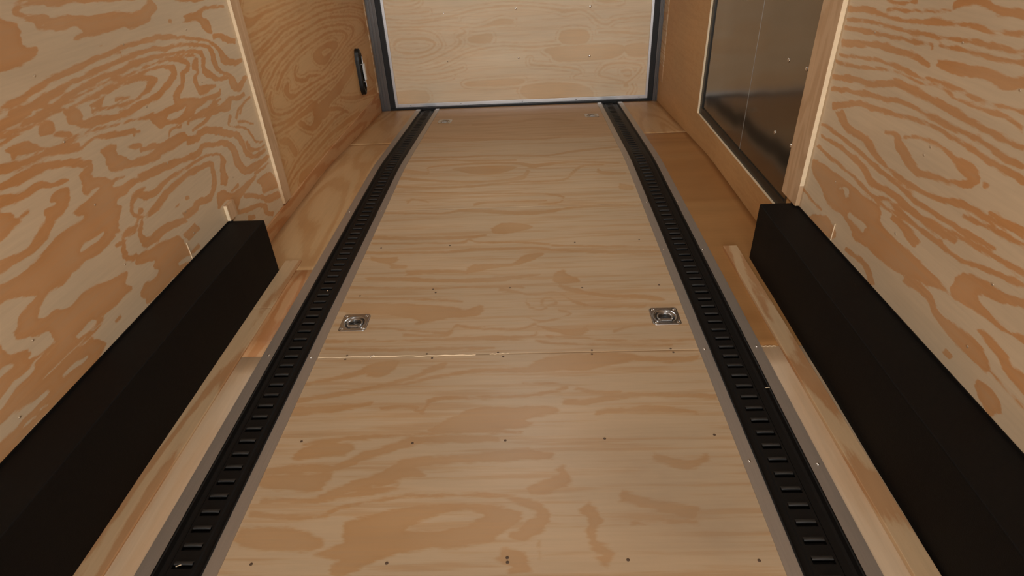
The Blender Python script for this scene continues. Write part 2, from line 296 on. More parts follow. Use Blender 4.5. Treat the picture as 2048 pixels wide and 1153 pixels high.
# pine growth rings of each sheet: dark bands (b, p) and pale islands (B, P), in metres on the sheet
TRACE={
 'L':[
  'p 1.669 1.195 1.664 1.188 1.725 1.174 1.732 1.161 1.779 1.160 1.816 1.162 1.933 1.152 2.115 1.133 2.121 1.142',
  'b 1.724 1.179 1.721 1.172 1.665 1.180 1.663 1.174 1.622 1.180 1.627 1.168 1.608 1.159 1.627 1.168 1.644 1.145 1.654 1.153',
  'p 1.625 1.153 1.665 1.151 1.716 1.143 1.734 1.133 1.795 1.132 1.871 1.120 1.959 1.114 2.039 1.109 2.063 1.101 2.132 1.096 2.194 1.111 2.231 1.125 2.248 1.110 2.254 1.090 2.209 1.076 2.185 1.060 2.123 1.056 2.059 1.053 2.035 1.062 1.979 1.064 1.926 1.066 1.849 1.068 1.795 1.066 1.782 1.074 1.830 1.082 1.823 1.092 1.796 1.101 1.730 1.102 1.710 1.110 1.663 1.119 1.669 1.134',
  'B 1.679 1.125 1.680 1.127 1.700 1.124 1.701 1.129 1.717 1.125 1.717 1.128',
  'p 1.541 1.159 1.594 1.145 1.612 1.134 1.595 1.104 1.599 1.089 1.634 1.077 1.626 1.065 1.588 1.055 1.555 1.047 1.513 1.048 1.486 1.050 1.467 1.051',
  'b 1.410 .964 1.411 .974 1.432 .965 1.432 .976 1.488 .968 1.487 .981 1.530 .973 1.527 .987 1.584 .983 1.581 .998 1.648 .989 1.648 1.003 1.731 .992 1.730 1.007 1.832 .998 1.831 1.013 1.941 1.003 1.940 1.015 2.029 1.004 2.030 1.018 2.120 1.000 2.122 1.014 2.207 .995 2.216 1.011 2.322 .975 2.330 .984 2.451 .947 2.459 .955 2.534 .926 2.546 .933 2.562 .907 2.584 .912 2.593 .876 2.627 .879 2.604 .830 2.658 .842 2.702 .799 2.718 .822 2.785 .797 2.785 .810',
  'b 1.451 .939 1.453 .960 1.528 .940 1.527 .962 1.593 .948 1.591 .968 1.643 .953 1.639 .970 1.701 .963 1.699 .976 1.785 .967 1.784 .981 1.863 .970 1.863 .982 1.946 .970 1.946 .983 2.036 .970 2.036 .985 2.131 .969 2.134 .982 2.228 .956 2.233 .969 2.337 .948 2.342 .958 2.453 .925 2.464 .937 2.509 .903 2.538 .911 2.520 .876 2.559 .875 2.522 .838 2.561 .838 2.554 .800 2.579 .806 2.622 .775 2.641 .780 2.609 .758 2.667 .755 2.615 .722 2.679 .725 2.686 .694 2.672 .717 2.752 .715 2.724 .731 2.790 .725 2.770 .738',
  'b 1.520 .914 1.516 .928 1.574 .922 1.571 .937 1.624 .923 1.619 .943 1.694 .938 1.691 .952 1.769 .942 1.766 .958 1.848 .948 1.848 .962 1.927 .942 1.927 .956 2.021 .947 2.019 .962 2.114 .945 2.116 .958 2.169 .939 2.172 .951 2.236 .935 2.238 .945 2.321 .926 2.325 .935 2.426 .904 2.442 .914 2.442 .881 2.475 .879 2.420 .850 2.452 .848 2.442 .808 2.491 .820 2.516 .778 2.529 .790 2.614 .764 2.617 .777',
  'b 1.549 .910 1.548 .914 1.614 .918 1.612 .923 1.683 .929 1.682 .932 1.755 .929 1.755 .935 1.835 .934 1.835 .938 1.917 .933 1.917 .938 2.004 .929 2.004 .934 2.102 .931 2.102 .936 2.159 .926 2.159 .931 2.228 .925 2.228 .930 2.312 .914 2.316 .921 2.405 .893 2.410 .900',
  'b 1.649 .903 1.647 .913 1.698 .908 1.697 .916 1.768 .907 1.766 .921 1.823 .912 1.821 .923 1.908 .917 1.907 .926 1.994 .911 1.994 .923 2.059 .914 2.059 .924 2.147 .910 2.151 .919 2.206 .890 2.237 .903 2.200 .877 2.237 .866 2.168 .868 2.191 .849 2.125 .857 2.145 .838 2.062 .843 2.074 .823 2.000 .841 2.002 .826 1.907 .842 1.909 .829 1.846 .840 1.849 .827',
  'b 1.735 .878 1.731 .895 1.781 .881 1.771 .898 1.808 .897 1.801 .904 1.844 .906 1.842 .912 1.929 .907 1.928 .913 2.016 .902 2.017 .908 2.059 .892 2.068 .903 2.067 .890 2.112 .882 2.042 .881 2.063 .864 2.016 .867 2.022 .857 1.951 .860 1.953 .854 1.864 .863 1.863 .854 1.790 .874 1.787 .866 1.738 .888 1.731 .874',
  'b 1.849 .876 1.851 .884 1.902 .870 1.904 .878 1.931 .869 1.931 .874',
  'b 1.881 1.036 1.882 1.038 1.903 1.032 1.904 1.036',
  'b 1.929 1.000 1.931 1.004 1.964 .993 1.967 .999',
  'p 2.411 1.043 2.520 1.043 2.590 1.052 2.744 1.036 2.748 1.028 2.619 1.041 2.558 1.034 2.552 1.012 2.589 .998 2.592 .963 2.573 .950 2.527 .977 2.498 1.012 2.389 1.023 2.426 1.030',
  'p 2.371 1.109 2.602 1.081 2.579 1.075 2.542 1.074 2.450 1.087',
  'b 2.581 .929 2.584 .944 2.638 .923 2.657 .938 2.704 .892 2.734 .907 2.764 .876 2.785 .894',
  'b 2.299 1.038 2.304 1.046 2.319 1.036 2.324 1.042',
  'b 2.210 .924 2.216 .930 2.263 .906 2.277 .917 2.319 .885 2.346 .890 2.301 .875 2.323 .863 2.258 .865 2.287 .853 2.242 .838 2.266 .828 2.196 .821 2.221 .807 2.162 .808 2.207 .796 2.164 .786 2.199 .765 2.113 .782 2.121 .761 2.045 .784 2.049 .763 1.991 .786 1.995 .765',
  'b 2.403 .897 2.424 .890 2.354 .870 2.400 .862 2.376 .847 2.399 .842 2.342 .835 2.364 .829 2.331 .799 2.362 .798 2.354 .764 2.379 .790 2.437 .762 2.435 .782 2.490 .763 2.490 .771',
  'b 2.155 .717 2.140 .739 2.225 .722 2.208 .748 2.313 .727 2.298 .755 2.396 .731 2.392 .747 2.497 .720 2.486 .736 2.519 .742 2.507 .746',
  'b 2.381 .695 2.370 .707 2.454 .703 2.444 .716 2.500 .706 2.497 .712',
  'b 2.283 .695 2.284 .703 2.409 .670 2.406 .687 2.516 .663 2.496 .689 2.583 .676 2.571 .699 2.646 .665 2.643 .683 2.728 .664 2.720 .678',
  'b 2.625 .604 2.613 .610 2.683 .633 2.669 .642 2.770 .642 2.762 .649',
  'p 1.626 .915 1.679 .900 1.689 .879 1.686 .868 1.732 .863 1.813 .843 1.837 .838 1.879 .839 1.904 .841 1.977 .821 1.869 .825 1.788 .830 1.716 .840 1.681 .846 1.638 .867 1.626 .883 1.629 .900',
  'b 1.388 .926 1.388 .947 1.409 .927 1.409 .948 1.464 .929 1.464 .953 1.522 .933 1.522 .953',
  'b 1.374 .911 1.374 .922 1.394 .911 1.396 .923 1.428 .909 1.429 .921 1.488 .915 1.487 .926 1.549 .918 1.548 .930 1.585 .921 1.582 .934',
  'b 1.363 .898 1.363 .903 1.384 .899 1.384 .904 1.440 .903 1.440 .909 1.499 .907 1.498 .911 1.562 .912 1.562 .916 1.627 .914 1.626 .917',
  'p 1.519 .899 1.555 .905 1.576 .893 1.572 .880 1.553 .871 1.526 .875 1.511 .882',
  'b 1.549 .866 1.554 .872 1.581 .850 1.592 .864 1.616 .842 1.619 .846',
  'p 1.392 .888 1.444 .886 1.467 .881 1.472 .871 1.497 .850 1.531 .840 1.579 .833 1.657 .826 1.666 .825 1.611 .828 1.568 .831 1.507 .835 1.493 .843 1.456 .848 1.415 .864 1.396 .857 1.399 .872',
  'b 1.327 .841 1.331 .860 1.345 .839 1.350 .858 1.394 .833 1.397 .848 1.448 .829 1.450 .844 1.485 .829 1.487 .839 1.540 .818 1.545 .833 1.598 .801 1.604 .826 1.632 .803 1.633 .820',
  'b 1.627 .799 1.624 .804 1.696 .809 1.696 .814 1.739 .795 1.744 .810 1.811 .780 1.816 .794 1.884 .767 1.888 .776 1.915 .760 1.917 .764',
  'b 1.882 .773 1.889 .771 1.869 .757 1.879 .753',
  'b 1.572 .834 1.571 .837 1.642 .837 1.642 .841 1.710 .830 1.711 .834 1.806 .815 1.807 .820 1.883 .800 1.885 .807 1.965 .782 1.969 .795 2.048 .766 2.052 .782',
  'b 1.306 .814 1.309 .824 1.324 .810 1.326 .821 1.373 .800 1.375 .820 1.429 .799 1.431 .821 1.484 .795 1.489 .815 1.535 .782 1.545 .799 1.590 .763 1.601 .781 1.627 .752 1.648 .760 1.611 .752 1.635 .733 1.588 .739 1.603 .723',
  'p 1.599 .742 1.618 .722 1.668 .698 1.705 .672 1.687 .663 1.717 .650 1.772 .644 1.828 .636 1.891 .633 1.946 .626 1.945 .603 1.848 .620 1.778 .627 1.735 .617 1.686 .621 1.676 .608 1.688 .591 1.642 .559 1.624 .532 1.441 .628 1.484 .632 1.533 .634 1.494 .660 1.547 .668 1.583 .671 1.636 .681 1.609 .686 1.568 .684 1.577 .719 1.577 .738',
  'b 1.706 .670 1.708 .680 1.756 .663 1.757 .667',
  'b 1.284 .777 1.290 .803 1.301 .774 1.310 .800 1.347 .765 1.353 .786 1.384 .763 1.385 .781 1.442 .765 1.445 .780 1.471 .752 1.476 .762 1.519 .744 1.521 .755 1.535 .743 1.537 .749',
  'p 1.443 .725 1.477 .737 1.519 .728 1.509 .701 1.490 .687 1.461 .676 1.422 .670 1.393 .653 1.358 .671 1.400 .687 1.413 .711 1.457 .709',
  'b 1.336 .725 1.335 .730 1.371 .726 1.370 .733',
  'p 1.705 .773 1.780 .763 1.763 .739 1.793 .717 1.814 .695 1.866 .690 1.977 .671 1.960 .647 1.850 .667 1.770 .684 1.720 .694 1.697 .716 1.709 .748',
  'b 1.824 .735 1.826 .738 1.857 .720 1.865 .735 1.893 .711 1.899 .720',
  'b 1.891 .706 1.893 .713 1.989 .685 1.991 .694',
  'b 1.831 .599 1.833 .594 1.762 .604 1.774 .587 1.731 .583 1.746 .575 1.714 .551 1.728 .550 1.752 .518 1.755 .524 1.809 .505 1.803 .520 1.876 .507 1.862 .530',
  'b 1.763 .553 1.772 .548 1.750 .547 1.774 .536 1.752 .535 1.761 .531',
  'b 1.741 .526 1.745 .523 1.702 .513 1.712 .503',
  'b 1.749 .517 1.756 .514 1.730 .488 1.740 .484',
  'p 1.938 .798 2.008 .785 2.089 .781 2.159 .775 2.175 .797 2.356 .747 2.288 .726 2.215 .707 2.146 .713 2.064 .735 2.038 .730 2.004 .750 1.986 .774',
  'P 2.078 .749 2.112 .762 2.190 .752 2.223 .753 2.195 .737 2.126 .739 2.099 .743',
  'b 2.203 .690 2.191 .696 2.216 .699 2.209 .709 2.291 .694 2.284 .710 2.365 .691 2.354 .711 2.421 .695 2.411 .708 2.485 .705 2.477 .713',
  'b 2.212 .661 2.208 .669 2.322 .662 2.312 .674 2.409 .673 2.398 .694 2.534 .649 2.510 .685 2.582 .678 2.535 .698',
  'b 2.054 .685 2.048 .687 2.077 .707 2.072 .711 2.119 .705 2.119 .710 2.151 .697 2.154 .702',
  'b 1.876 .704 1.877 .717 1.933 .694 1.936 .707 2.026 .679 2.028 .687 2.052 .676 2.053 .680',
  'b 1.855 .667 1.853 .690 1.950 .655 1.944 .684 2.060 .649 2.048 .690 2.144 .645 2.154 .677 2.150 .632 2.173 .656 2.233 .618 2.223 .642 2.263 .630 2.245 .654 2.308 .624 2.317 .647 2.379 .592 2.411 .616 2.457 .557 2.484 .575 2.519 .533 2.558 .545 2.538 .509 2.585 .505 2.550 .473 2.589 .468 2.570 .432 2.611 .435 2.639 .393 2.645 .411 2.743 .381 2.733 .398 2.785 .385 2.774 .396',
  'b 1.823 .621 1.821 .645 1.914 .610 1.913 .635 2.011 .594 2.010 .620 2.117 .580 2.115 .603 2.209 .568 2.194 .593 2.250 .584 2.243 .605 2.320 .565 2.326 .578 2.397 .541 2.415 .557 2.441 .511 2.488 .515 2.450 .475 2.505 .466 2.448 .429 2.511 .424 2.510 .365 2.542 .392 2.624 .345 2.605 .383 2.747 .341 2.729 .364 2.794 .349 2.773 .366',
  'b 1.782 .588 1.806 .598 1.812 .559 1.823 .584 1.883 .552 1.874 .575 1.930 .563 1.922 .578 2.022 .562 2.018 .574 2.097 .557 2.093 .567 2.189 .556 2.185 .565 2.252 .549 2.254 .557 2.338 .517 2.351 .522 2.340 .491 2.382 .480 2.315 .471 2.355 .457 2.299 .436 2.356 .414 2.283 .413 2.320 .394',
  'b 1.804 .504 1.797 .516 1.871 .509 1.854 .531 1.952 .523 1.936 .547 2.044 .529 2.034 .550 2.123 .524 2.114 .549 2.199 .516 2.197 .537 2.248 .505 2.273 .516 2.245 .488 2.276 .480 2.232 .451 2.262 .438 2.198 .423 2.223 .406 2.159 .415 2.171 .391 2.081 .434 2.094 .407 2.036 .425 2.054 .394 1.965 .436 1.974 .403',
  'b 2.021 .462 2.019 .474 2.043 .460 2.041 .470',
  'b 1.937 .467 1.934 .473 1.975 .466 1.972 .472',
  'p 2.235 .394 2.288 .385 2.344 .346 2.416 .339 2.529 .332 2.588 .328 2.592 .316 2.446 .301 2.395 .294 2.351 .264 2.312 .272 2.312 .331 2.257 .342 2.214 .338 2.215 .366',
  'b 2.352 .350 2.346 .357 2.432 .349 2.423 .360',
  'b 2.435 .286 2.446 .301 2.514 .248 2.533 .265 2.584 .208 2.607 .219 2.636 .168 2.645 .197 2.748 .136 2.731 .184 2.798 .130 2.784 .167',
  'p 2.593 .300 2.745 .286 2.790 .229 2.802 .184 2.700 .206 2.618 .225 2.631 .262',
  'b 2.598 .328 2.590 .344 2.694 .318 2.686 .330 2.777 .319 2.768 .328',
  'b 2.524 .633 2.548 .622 2.499 .616 2.520 .609 2.499 .590 2.510 .593 2.618 .542 2.627 .546 2.660 .506 2.674 .506 2.687 .455 2.702 .458 2.770 .433 2.772 .438',
  'b 2.593 .489 2.617 .486 2.608 .444 2.640 .449 2.691 .412 2.691 .422 2.784 .407 2.778 .415',
  'b 2.581 .583 2.585 .588 2.636 .564 2.644 .571 2.720 .529 2.727 .534',
  'b 2.581 .599 2.565 .606 2.632 .624 2.618 .633 2.695 .634 2.686 .641',
  'b 2.326 .254 2.326 .268 2.420 .221 2.419 .241 2.522 .194 2.525 .213 2.582 .165 2.623 .169 2.571 .138 2.618 .136 2.649 .088 2.673 .099',
  'b 2.414 .177 2.416 .206 2.484 .161 2.485 .176',
  'p 1.228 .711 1.249 .705 1.278 .709 1.314 .716 1.333 .724 1.270 .773',
  'b 1.188 .646 1.193 .667 1.210 .640 1.213 .662 1.260 .635 1.260 .655 1.306 .634 1.303 .650 1.350 .639 1.339 .662 1.383 .645 1.366 .671 1.407 .663 1.392 .681 1.427 .673 1.416 .689',
  'p 1.164 .618 1.188 .617 1.210 .611 1.271 .607 1.341 .617 1.397 .631 1.453 .633 1.506 .627 1.519 .629 1.645 .567 1.606 .532 1.535 .516 1.470 .523 1.398 .522 1.351 .517 1.300 .521 1.271 .515 1.234 .491 1.250 .471 1.286 .471 1.327 .451 1.374 .454 1.399 .455 1.463 .441 1.518 .425 1.581 .415 1.587 .402 1.557 .381 1.583 .354 1.538 .354 1.468 .353 1.395 .361 1.323 .363 1.302 .351 1.264 .353 1.213 .350 1.190 .346 1.143 .387 1.175 .399 1.236 .398 1.237 .437 1.222 .445 1.197 .451 1.145 .491 1.172 .503 1.189 .523 1.218 .531 1.260 .535 1.251 .544 1.200 .571 1.161 .578 1.139 .582',
  'B 1.460 .556 1.458 .562 1.487 .552 1.483 .572 1.534 .550 1.530 .566 1.574 .558 1.571 .564',
  'p 1.086 .505 1.105 .465 1.131 .444 1.166 .428 1.144 .416 1.149 .403 1.204 .397 1.238 .401 1.219 .389 1.137 .379 1.051 .454',
  'p 1.630 .515 1.663 .521 1.723 .509 1.718 .502 1.669 .498',
  'b 1.633 .505 1.648 .495 1.611 .483 1.627 .474 1.599 .456 1.621 .455 1.627 .426 1.635 .441 1.667 .419 1.664 .437',
  'p 1.638 .410 1.671 .425 1.707 .419 1.765 .407 1.842 .391 1.903 .370 1.917 .335 1.923 .315 1.930 .266 1.861 .255 1.781 .265 1.664 .264 1.610 .270 1.617 .291 1.600 .313 1.644 .330 1.703 .319 1.731 .334 1.707 .348 1.731 .370 1.685 .387 1.644 .397',
  'B 1.837 .280 1.833 .296 1.907 .263 1.903 .286 1.941 .257 1.939 .274',
  'b 1.744 .518 1.756 .511 1.710 .486 1.728 .478 1.702 .441 1.736 .454 1.769 .418 1.763 .447 1.839 .417 1.830 .447 1.928 .404 1.925 .429 1.975 .393 1.976 .412',
  'b 1.946 .330 1.926 .363 2.041 .330 2.020 .365',
  'b 1.593 .499 1.593 .506 1.618 .494 1.618 .502',
  'b 1.460 .306 1.457 .314 1.488 .306 1.485 .314',
  'p 1.255 .332 1.311 .330 1.346 .327 1.376 .298 1.371 .272 1.322 .257 1.296 .255 1.266 .281 1.312 .296 1.273 .308 1.239 .309 1.209 .329',
  'b 1.946 .275 1.937 .289 2.010 .272 2.000 .290',
  'p 1.082 .496 1.111 .457 1.155 .436 1.149 .414 1.235 .397 1.289 .439 1.424 .345 1.290 .336 1.350 .324 1.380 .291 1.363 .268 1.166 .262 1.051 .266 .962 .259 .928 .273',
  'B 1.043 .432 1.042 .445 1.066 .430 1.064 .446 1.089 .429 1.088 .445 1.106 .431 1.107 .436',
  'B 1.001 .367 .998 .387 1.025 .368 1.022 .387 1.052 .372 1.047 .389 1.087 .379 1.082 .399 1.133 .379 1.129 .397 1.165 .392 1.163 .401 1.207 .388 1.206 .393 1.238 .397 1.236 .402',
  'B .964 .301 .957 .338 .988 .303 .984 .341 1.024 .298 1.021 .336 1.055 .298 1.053 .330 1.095 .298 1.093 .320 1.126 .297 1.123 .315 1.152 .301 1.151 .308',
  'B 1.032 .279 1.031 .285 1.054 .277 1.052 .286 1.078 .275 1.077 .281',
  'B 1.095 .281 1.094 .285 1.120 .276 1.120 .283',
  'B 1.206 .305 1.205 .311 1.240 .300 1.238 .316 1.273 .292 1.271 .312 1.313 .292 1.312 .298',
  'B 1.431 .341 1.433 .337 1.327 .344 1.328 .339 1.229 .348 1.230 .344 1.124 .341 1.125 .339 .995 .338 .996 .336',
  'B 1.310 .353 1.306 .369 1.357 .350 1.349 .374 1.394 .355 1.386 .375',
  'b 2.909 1.045 2.951 1.039 2.853 .990 2.907 .988 2.913 .942 2.956 .959 3.026 .926 3.022 .948 3.167 .938 3.158 .952 3.390 .942 3.383 .955 3.517 .943 3.513 .951 3.654 .943 3.652 .948',
  'b 2.873 .925 2.875 .942 2.982 .913 2.974 .939 3.039 .925 3.026 .938',
  'b 2.888 .870 2.877 .888 2.976 .874 2.966 .890 3.153 .880 3.141 .891 3.312 .900 3.303 .909 3.560 .906 3.553 .915 3.822 .910 3.815 .918',
  'b 2.886 .788 2.876 .797 3.076 .806 3.057 .820 3.187 .827 3.172 .836 3.354 .848 3.342 .859 3.589 .848 3.580 .858 3.803 .857 3.794 .865 4.014 .862 4.010 .871 4.350 .838 4.350 .845',
  'b 2.898 .749 2.882 .757 2.997 .774 2.979 .786 3.166 .795 3.148 .807 3.339 .824 3.323 .837 3.539 .829 3.531 .839 3.798 .822 3.790 .833 4.031 .823 4.025 .834 4.324 .802 4.323 .812 4.714 .770 4.721 .779 5.081 .699 5.099 .708',
  'b 2.905 .662 2.879 .671 2.963 .706 2.940 .716 3.125 .738 3.106 .750 3.366 .759 3.337 .780 3.558 .776 3.542 .790 3.809 .780 3.797 .792 4.067 .781 4.063 .794 4.433 .739 4.439 .752 4.798 .686 4.821 .697 4.991 .622 5.063 .622 5.014 .558 5.072 .544 4.777 .539 4.796 .529 4.471 .545 4.484 .536',
  'b 2.924 .616 2.902 .627 3.030 .650 3.012 .659 3.166 .689 3.143 .701 3.363 .721 3.342 .734 3.585 .739 3.570 .751 3.822 .743 3.812 .755 4.143 .726 4.141 .738 4.493 .677 4.505 .687 4.666 .630 4.731 .629 4.614 .589 4.649 .578 4.391 .559 4.412 .551 4.175 .527 4.195 .519',
  'b 3.090 .589 3.068 .598 3.207 .638 3.181 .651 3.396 .671 3.372 .684 3.585 .688 3.569 .700 3.830 .694 3.815 .707 4.119 .692 4.113 .705 4.408 .648 4.434 .660 4.461 .613 4.538 .600 4.352 .588 4.380 .577 4.117 .552 4.136 .544 3.928 .528 3.944 .519 3.810 .523 3.823 .514',
  'b 3.004 .609 3.024 .602 2.946 .576 2.977 .570 2.972 .502 2.995 .506 3.157 .453 3.153 .465 3.400 .442 3.388 .455 3.679 .434 3.663 .448 3.878 .428 3.861 .443 4.069 .423 4.054 .435',
  'b 3.241 .597 3.266 .588 3.163 .569 3.234 .557 3.237 .506 3.259 .528 3.405 .499 3.394 .512 3.615 .493 3.603 .506 3.841 .477 3.829 .488 3.988 .483 3.974 .492',
  'b 3.420 .649 3.441 .642 3.360 .617 3.383 .612 3.369 .567 3.416 .574 3.506 .533 3.500 .554 3.604 .536 3.599 .551 3.784 .503 3.787 .511',
  'p 3.735 .640 3.898 .656 4.192 .634 4.266 .594 4.091 .568 3.948 .540 3.807 .564 3.716 .614',
  'P 3.894 .620 4.032 .619 4.109 .591 3.937 .587',
  'p 3.531 .367 3.637 .368 3.868 .371 4.220 .392 4.358 .424 4.564 .415 4.488 .358 4.198 .327 4.102 .309 3.846 .310 3.784 .261 3.632 .274 3.504 .332',
  'b 4.080 .280 4.089 .292 4.421 .180 4.428 .208 4.727 .125 4.713 .152 5.084 .053 5.039 .112',
  'b 4.944 .366 4.992 .356 4.900 .262 4.948 .254 5.013 .167 5.076 .160',
  'b 3.257 .396 3.243 .409 3.479 .390 3.464 .403 3.729 .383 3.712 .398 3.912 .372 3.890 .391',
  'b 3.978 .473 3.966 .480 4.244 .481 4.229 .489 4.613 .505 4.598 .513 4.976 .497 4.961 .506',
  'b 4.038 .419 4.024 .427 4.321 .436 4.306 .444 4.629 .443 4.613 .452',
  'b 2.903 .458 2.902 .469 3.126 .416 3.115 .432 3.361 .417 3.347 .431 3.563 .409 3.549 .422',
  'b 2.912 .413 2.905 .425 3.111 .390 3.094 .410 3.342 .378 3.317 .405 3.555 .358 3.608 .393 3.516 .324 3.649 .274 3.428 .296 3.427 .264 3.293 .377 3.239 .367',
  'p 2.956 .374 3.066 .351 3.143 .271 3.138 .232 3.092 .234 3.040 .315 2.959 .351',
  'b 2.915 .289 2.974 .258 2.867 .252 2.896 .237',
  'b 2.909 .154 2.896 .163 3.097 .189 3.078 .202 3.303 .202 3.286 .215 3.611 .198 3.589 .215 3.900 .197 3.875 .217 4.161 .167 4.144 .184',
  'b 2.907 .123 2.895 .132 3.086 .144 3.069 .157 3.364 .137 3.343 .153 3.660 .136 3.633 .158 4.051 .097 4.010 .133 4.509 .048 4.459 .088',
  'p 3.068 .106 3.134 .128 3.376 .102 3.663 .086 3.976 .045 4.353 .013 4.947 -.033 5.262 -.148 4.601 -.143 4.267 -.043 3.787 -.015 3.423 .012 3.253 .011 3.187 .065 3.096 .077',
  'b 3.674 .289 3.664 .308 3.921 .247 3.934 .271 4.199 .145 4.220 .152',
 ],
 'R':[
  'b 1.988 1.046 1.989 1.053 1.902 1.048 1.906 1.056 1.830 1.062 1.837 1.070',
  'b 2.212 .989 2.217 1.002 2.072 1.002 2.074 1.020 1.964 1.004 1.964 1.013 1.823 1.010 1.826 1.018 1.725 1.022 1.732 1.037 1.620 1.034 1.623 1.041 1.557 1.040 1.559 1.051 1.491 1.036 1.493 1.043 1.404 1.050 1.409 1.058 1.364 1.055 1.368 1.063',
  'p 1.672 1.063 1.664 1.094 1.563 1.106 1.524 1.093 1.432 1.096 1.389 1.098 1.383 1.088 1.492 1.077 1.535 1.087 1.600 1.088 1.645 1.077',
  'b 1.974 1.025 1.977 1.030 1.798 1.043 1.802 1.049 1.670 1.060 1.674 1.066',
  'b 2.203 .960 2.205 .967 2.027 .976 2.028 .985 1.888 .980 1.889 .988 1.768 .989 1.769 .996 1.688 .993 1.690 .999 1.601 1.002 1.604 1.009 1.529 1.008 1.533 1.019 1.463 1.011 1.464 1.022 1.412 1.012 1.413 1.018 1.383 1.015 1.386 1.021 1.343 1.021 1.346 1.027',
  'b 2.206 .935 2.206 .944 2.065 .942 2.066 .956 1.934 .954 1.936 .962 1.819 .962 1.820 .971 1.717 .971 1.716 .978 1.701 .963 1.695 .966',
  'b 1.678 .976 1.680 .982 1.607 .981 1.608 .988 1.499 .984 1.501 .992 1.426 .989 1.429 .998 1.372 .996 1.376 1.005 1.331 1.000 1.334 1.009',
  'b 2.201 .881 2.205 .901 2.095 .895 2.102 .912 1.991 .914 1.996 .932 1.880 .918 1.880 .939 1.779 .928 1.777 .940 1.712 .923 1.707 .934 1.688 .919 1.683 .925',
  'b 1.664 .930 1.665 .946 1.563 .931 1.568 .956 1.470 .943 1.473 .966 1.399 .938 1.405 .965 1.348 .953 1.357 .975 1.308 .955 1.311 .976',
  'b 2.198 .849 2.199 .856 2.022 .871 2.023 .879 1.894 .885 1.894 .893 1.776 .886 1.773 .895 1.706 .883 1.706 .889 1.669 .891 1.670 .899 1.575 .895 1.574 .903 1.485 .891 1.485 .900 1.409 .898 1.409 .904 1.318 .904 1.318 .912 1.274 .903 1.274 .911',
  'b 2.208 .820 2.208 .830 2.060 .834 2.062 .845 1.907 .864 1.908 .870 1.823 .871 1.823 .876 1.700 .874 1.700 .878 1.624 .884 1.624 .889 1.527 .875 1.526 .882 1.434 .875 1.434 .882 1.371 .883 1.371 .891 1.300 .870 1.297 .881',
  'b 2.203 .765 2.207 .783 2.052 .791 2.055 .808 1.916 .810 1.923 .828 1.817 .838 1.822 .855 1.731 .842 1.727 .860 1.643 .841 1.639 .855 1.546 .838 1.541 .856 1.471 .834 1.468 .849 1.389 .834 1.388 .848 1.329 .836 1.328 .845 1.279 .838 1.279 .847',
  'b 2.190 .729 2.194 .743 2.033 .759 2.035 .772 1.926 .776 1.927 .791 1.837 .788 1.840 .799 1.795 .798 1.796 .813 1.706 .808 1.705 .816 1.621 .804 1.617 .816 1.504 .803 1.502 .815 1.396 .807 1.394 .818 1.308 .795 1.304 .811 1.256 .799 1.256 .810',
  'b 2.146 .676 2.162 .694 2.011 .724 2.018 .740 1.882 .748 1.883 .762 1.762 .766 1.763 .775 1.647 .783 1.647 .791 1.548 .785 1.546 .793 1.439 .782 1.436 .792 1.338 .775 1.336 .786 1.267 .775 1.264 .791 1.244 .769 1.236 .787',
  'b 2.124 .671 2.079 .698 2.026 .639 2.004 .662 1.904 .641 1.884 .666 1.835 .626 1.817 .643 1.740 .614 1.733 .624 1.615 .609 1.610 .622 1.491 .623 1.491 .635 1.393 .648 1.393 .662 1.305 .655 1.304 .669 1.233 .665 1.233 .675 1.180 .674 1.182 .686',
  'b 1.799 .701 1.801 .711 1.748 .711 1.740 .724 1.723 .686 1.693 .708 1.659 .662 1.635 .686 1.598 .651 1.591 .673 1.519 .669 1.520 .684 1.449 .684 1.451 .695 1.389 .698 1.406 .714 1.367 .738 1.405 .718 1.418 .756 1.436 .724 1.482 .752 1.487 .742 1.545 .758 1.547 .750 1.625 .752 1.624 .744 1.701 .727 1.697 .719',
  'b 1.349 .722 1.352 .728 1.333 .729 1.336 .734',
  'b 2.204 .604 2.199 .611 2.097 .604 2.089 .616 1.947 .601 1.938 .614 1.796 .590 1.785 .606 1.664 .588 1.656 .602 1.575 .580 1.569 .592 1.491 .586 1.488 .596 1.395 .588 1.392 .600 1.310 .594 1.308 .608 1.236 .606 1.235 .617',
  'b 2.190 .563 2.186 .570 2.010 .570 2.001 .585 1.869 .561 1.852 .580 1.797 .536 1.781 .559 1.680 .551 1.672 .569 1.583 .546 1.573 .567 1.471 .548 1.466 .564 1.358 .556 1.355 .571',
  'b 2.201 .520 2.189 .533 2.081 .513 2.072 .525 1.944 .519 1.939 .528 1.848 .512 1.840 .522 1.756 .504 1.751 .518 1.688 .529 1.685 .539 1.602 .526 1.595 .539 1.517 .520 1.512 .532 1.408 .530 1.405 .542',
  'p 2.202 .468 2.091 .481 1.988 .489 1.906 .491 1.814 .492 1.718 .498 1.687 .468 1.705 .428 1.633 .443 1.578 .435 1.561 .428 1.691 .355 1.732 .375 1.797 .357 1.890 .376 2.010 .370 2.106 .406 2.175 .421',
  'B 1.966 .444 1.965 .455 1.928 .454 1.902 .472 1.893 .408 1.877 .415',
  'B 1.846 .388 1.831 .414 1.771 .393 1.758 .419',
  'b 1.643 .493 1.637 .504 1.576 .485 1.558 .513 1.499 .470 1.480 .497',
  'b 2.236 .330 2.228 .338 2.125 .323 2.118 .332 2.046 .324 2.039 .333',
  'p 1.968 .404 1.761 .499 1.697 .461 1.573 .447 1.436 .449 1.308 .436 1.359 .423 1.466 .387 1.561 .363 1.699 .354 1.807 .345 1.798 .411 1.924 .374',
  'B 1.869 .388 1.856 .408 1.757 .384 1.738 .416',
  'b 1.746 .501 1.743 .511 1.549 .519 1.545 .530 1.423 .523 1.419 .535 1.311 .527 1.310 .539 1.226 .555 1.227 .565 1.123 .579 1.124 .590',
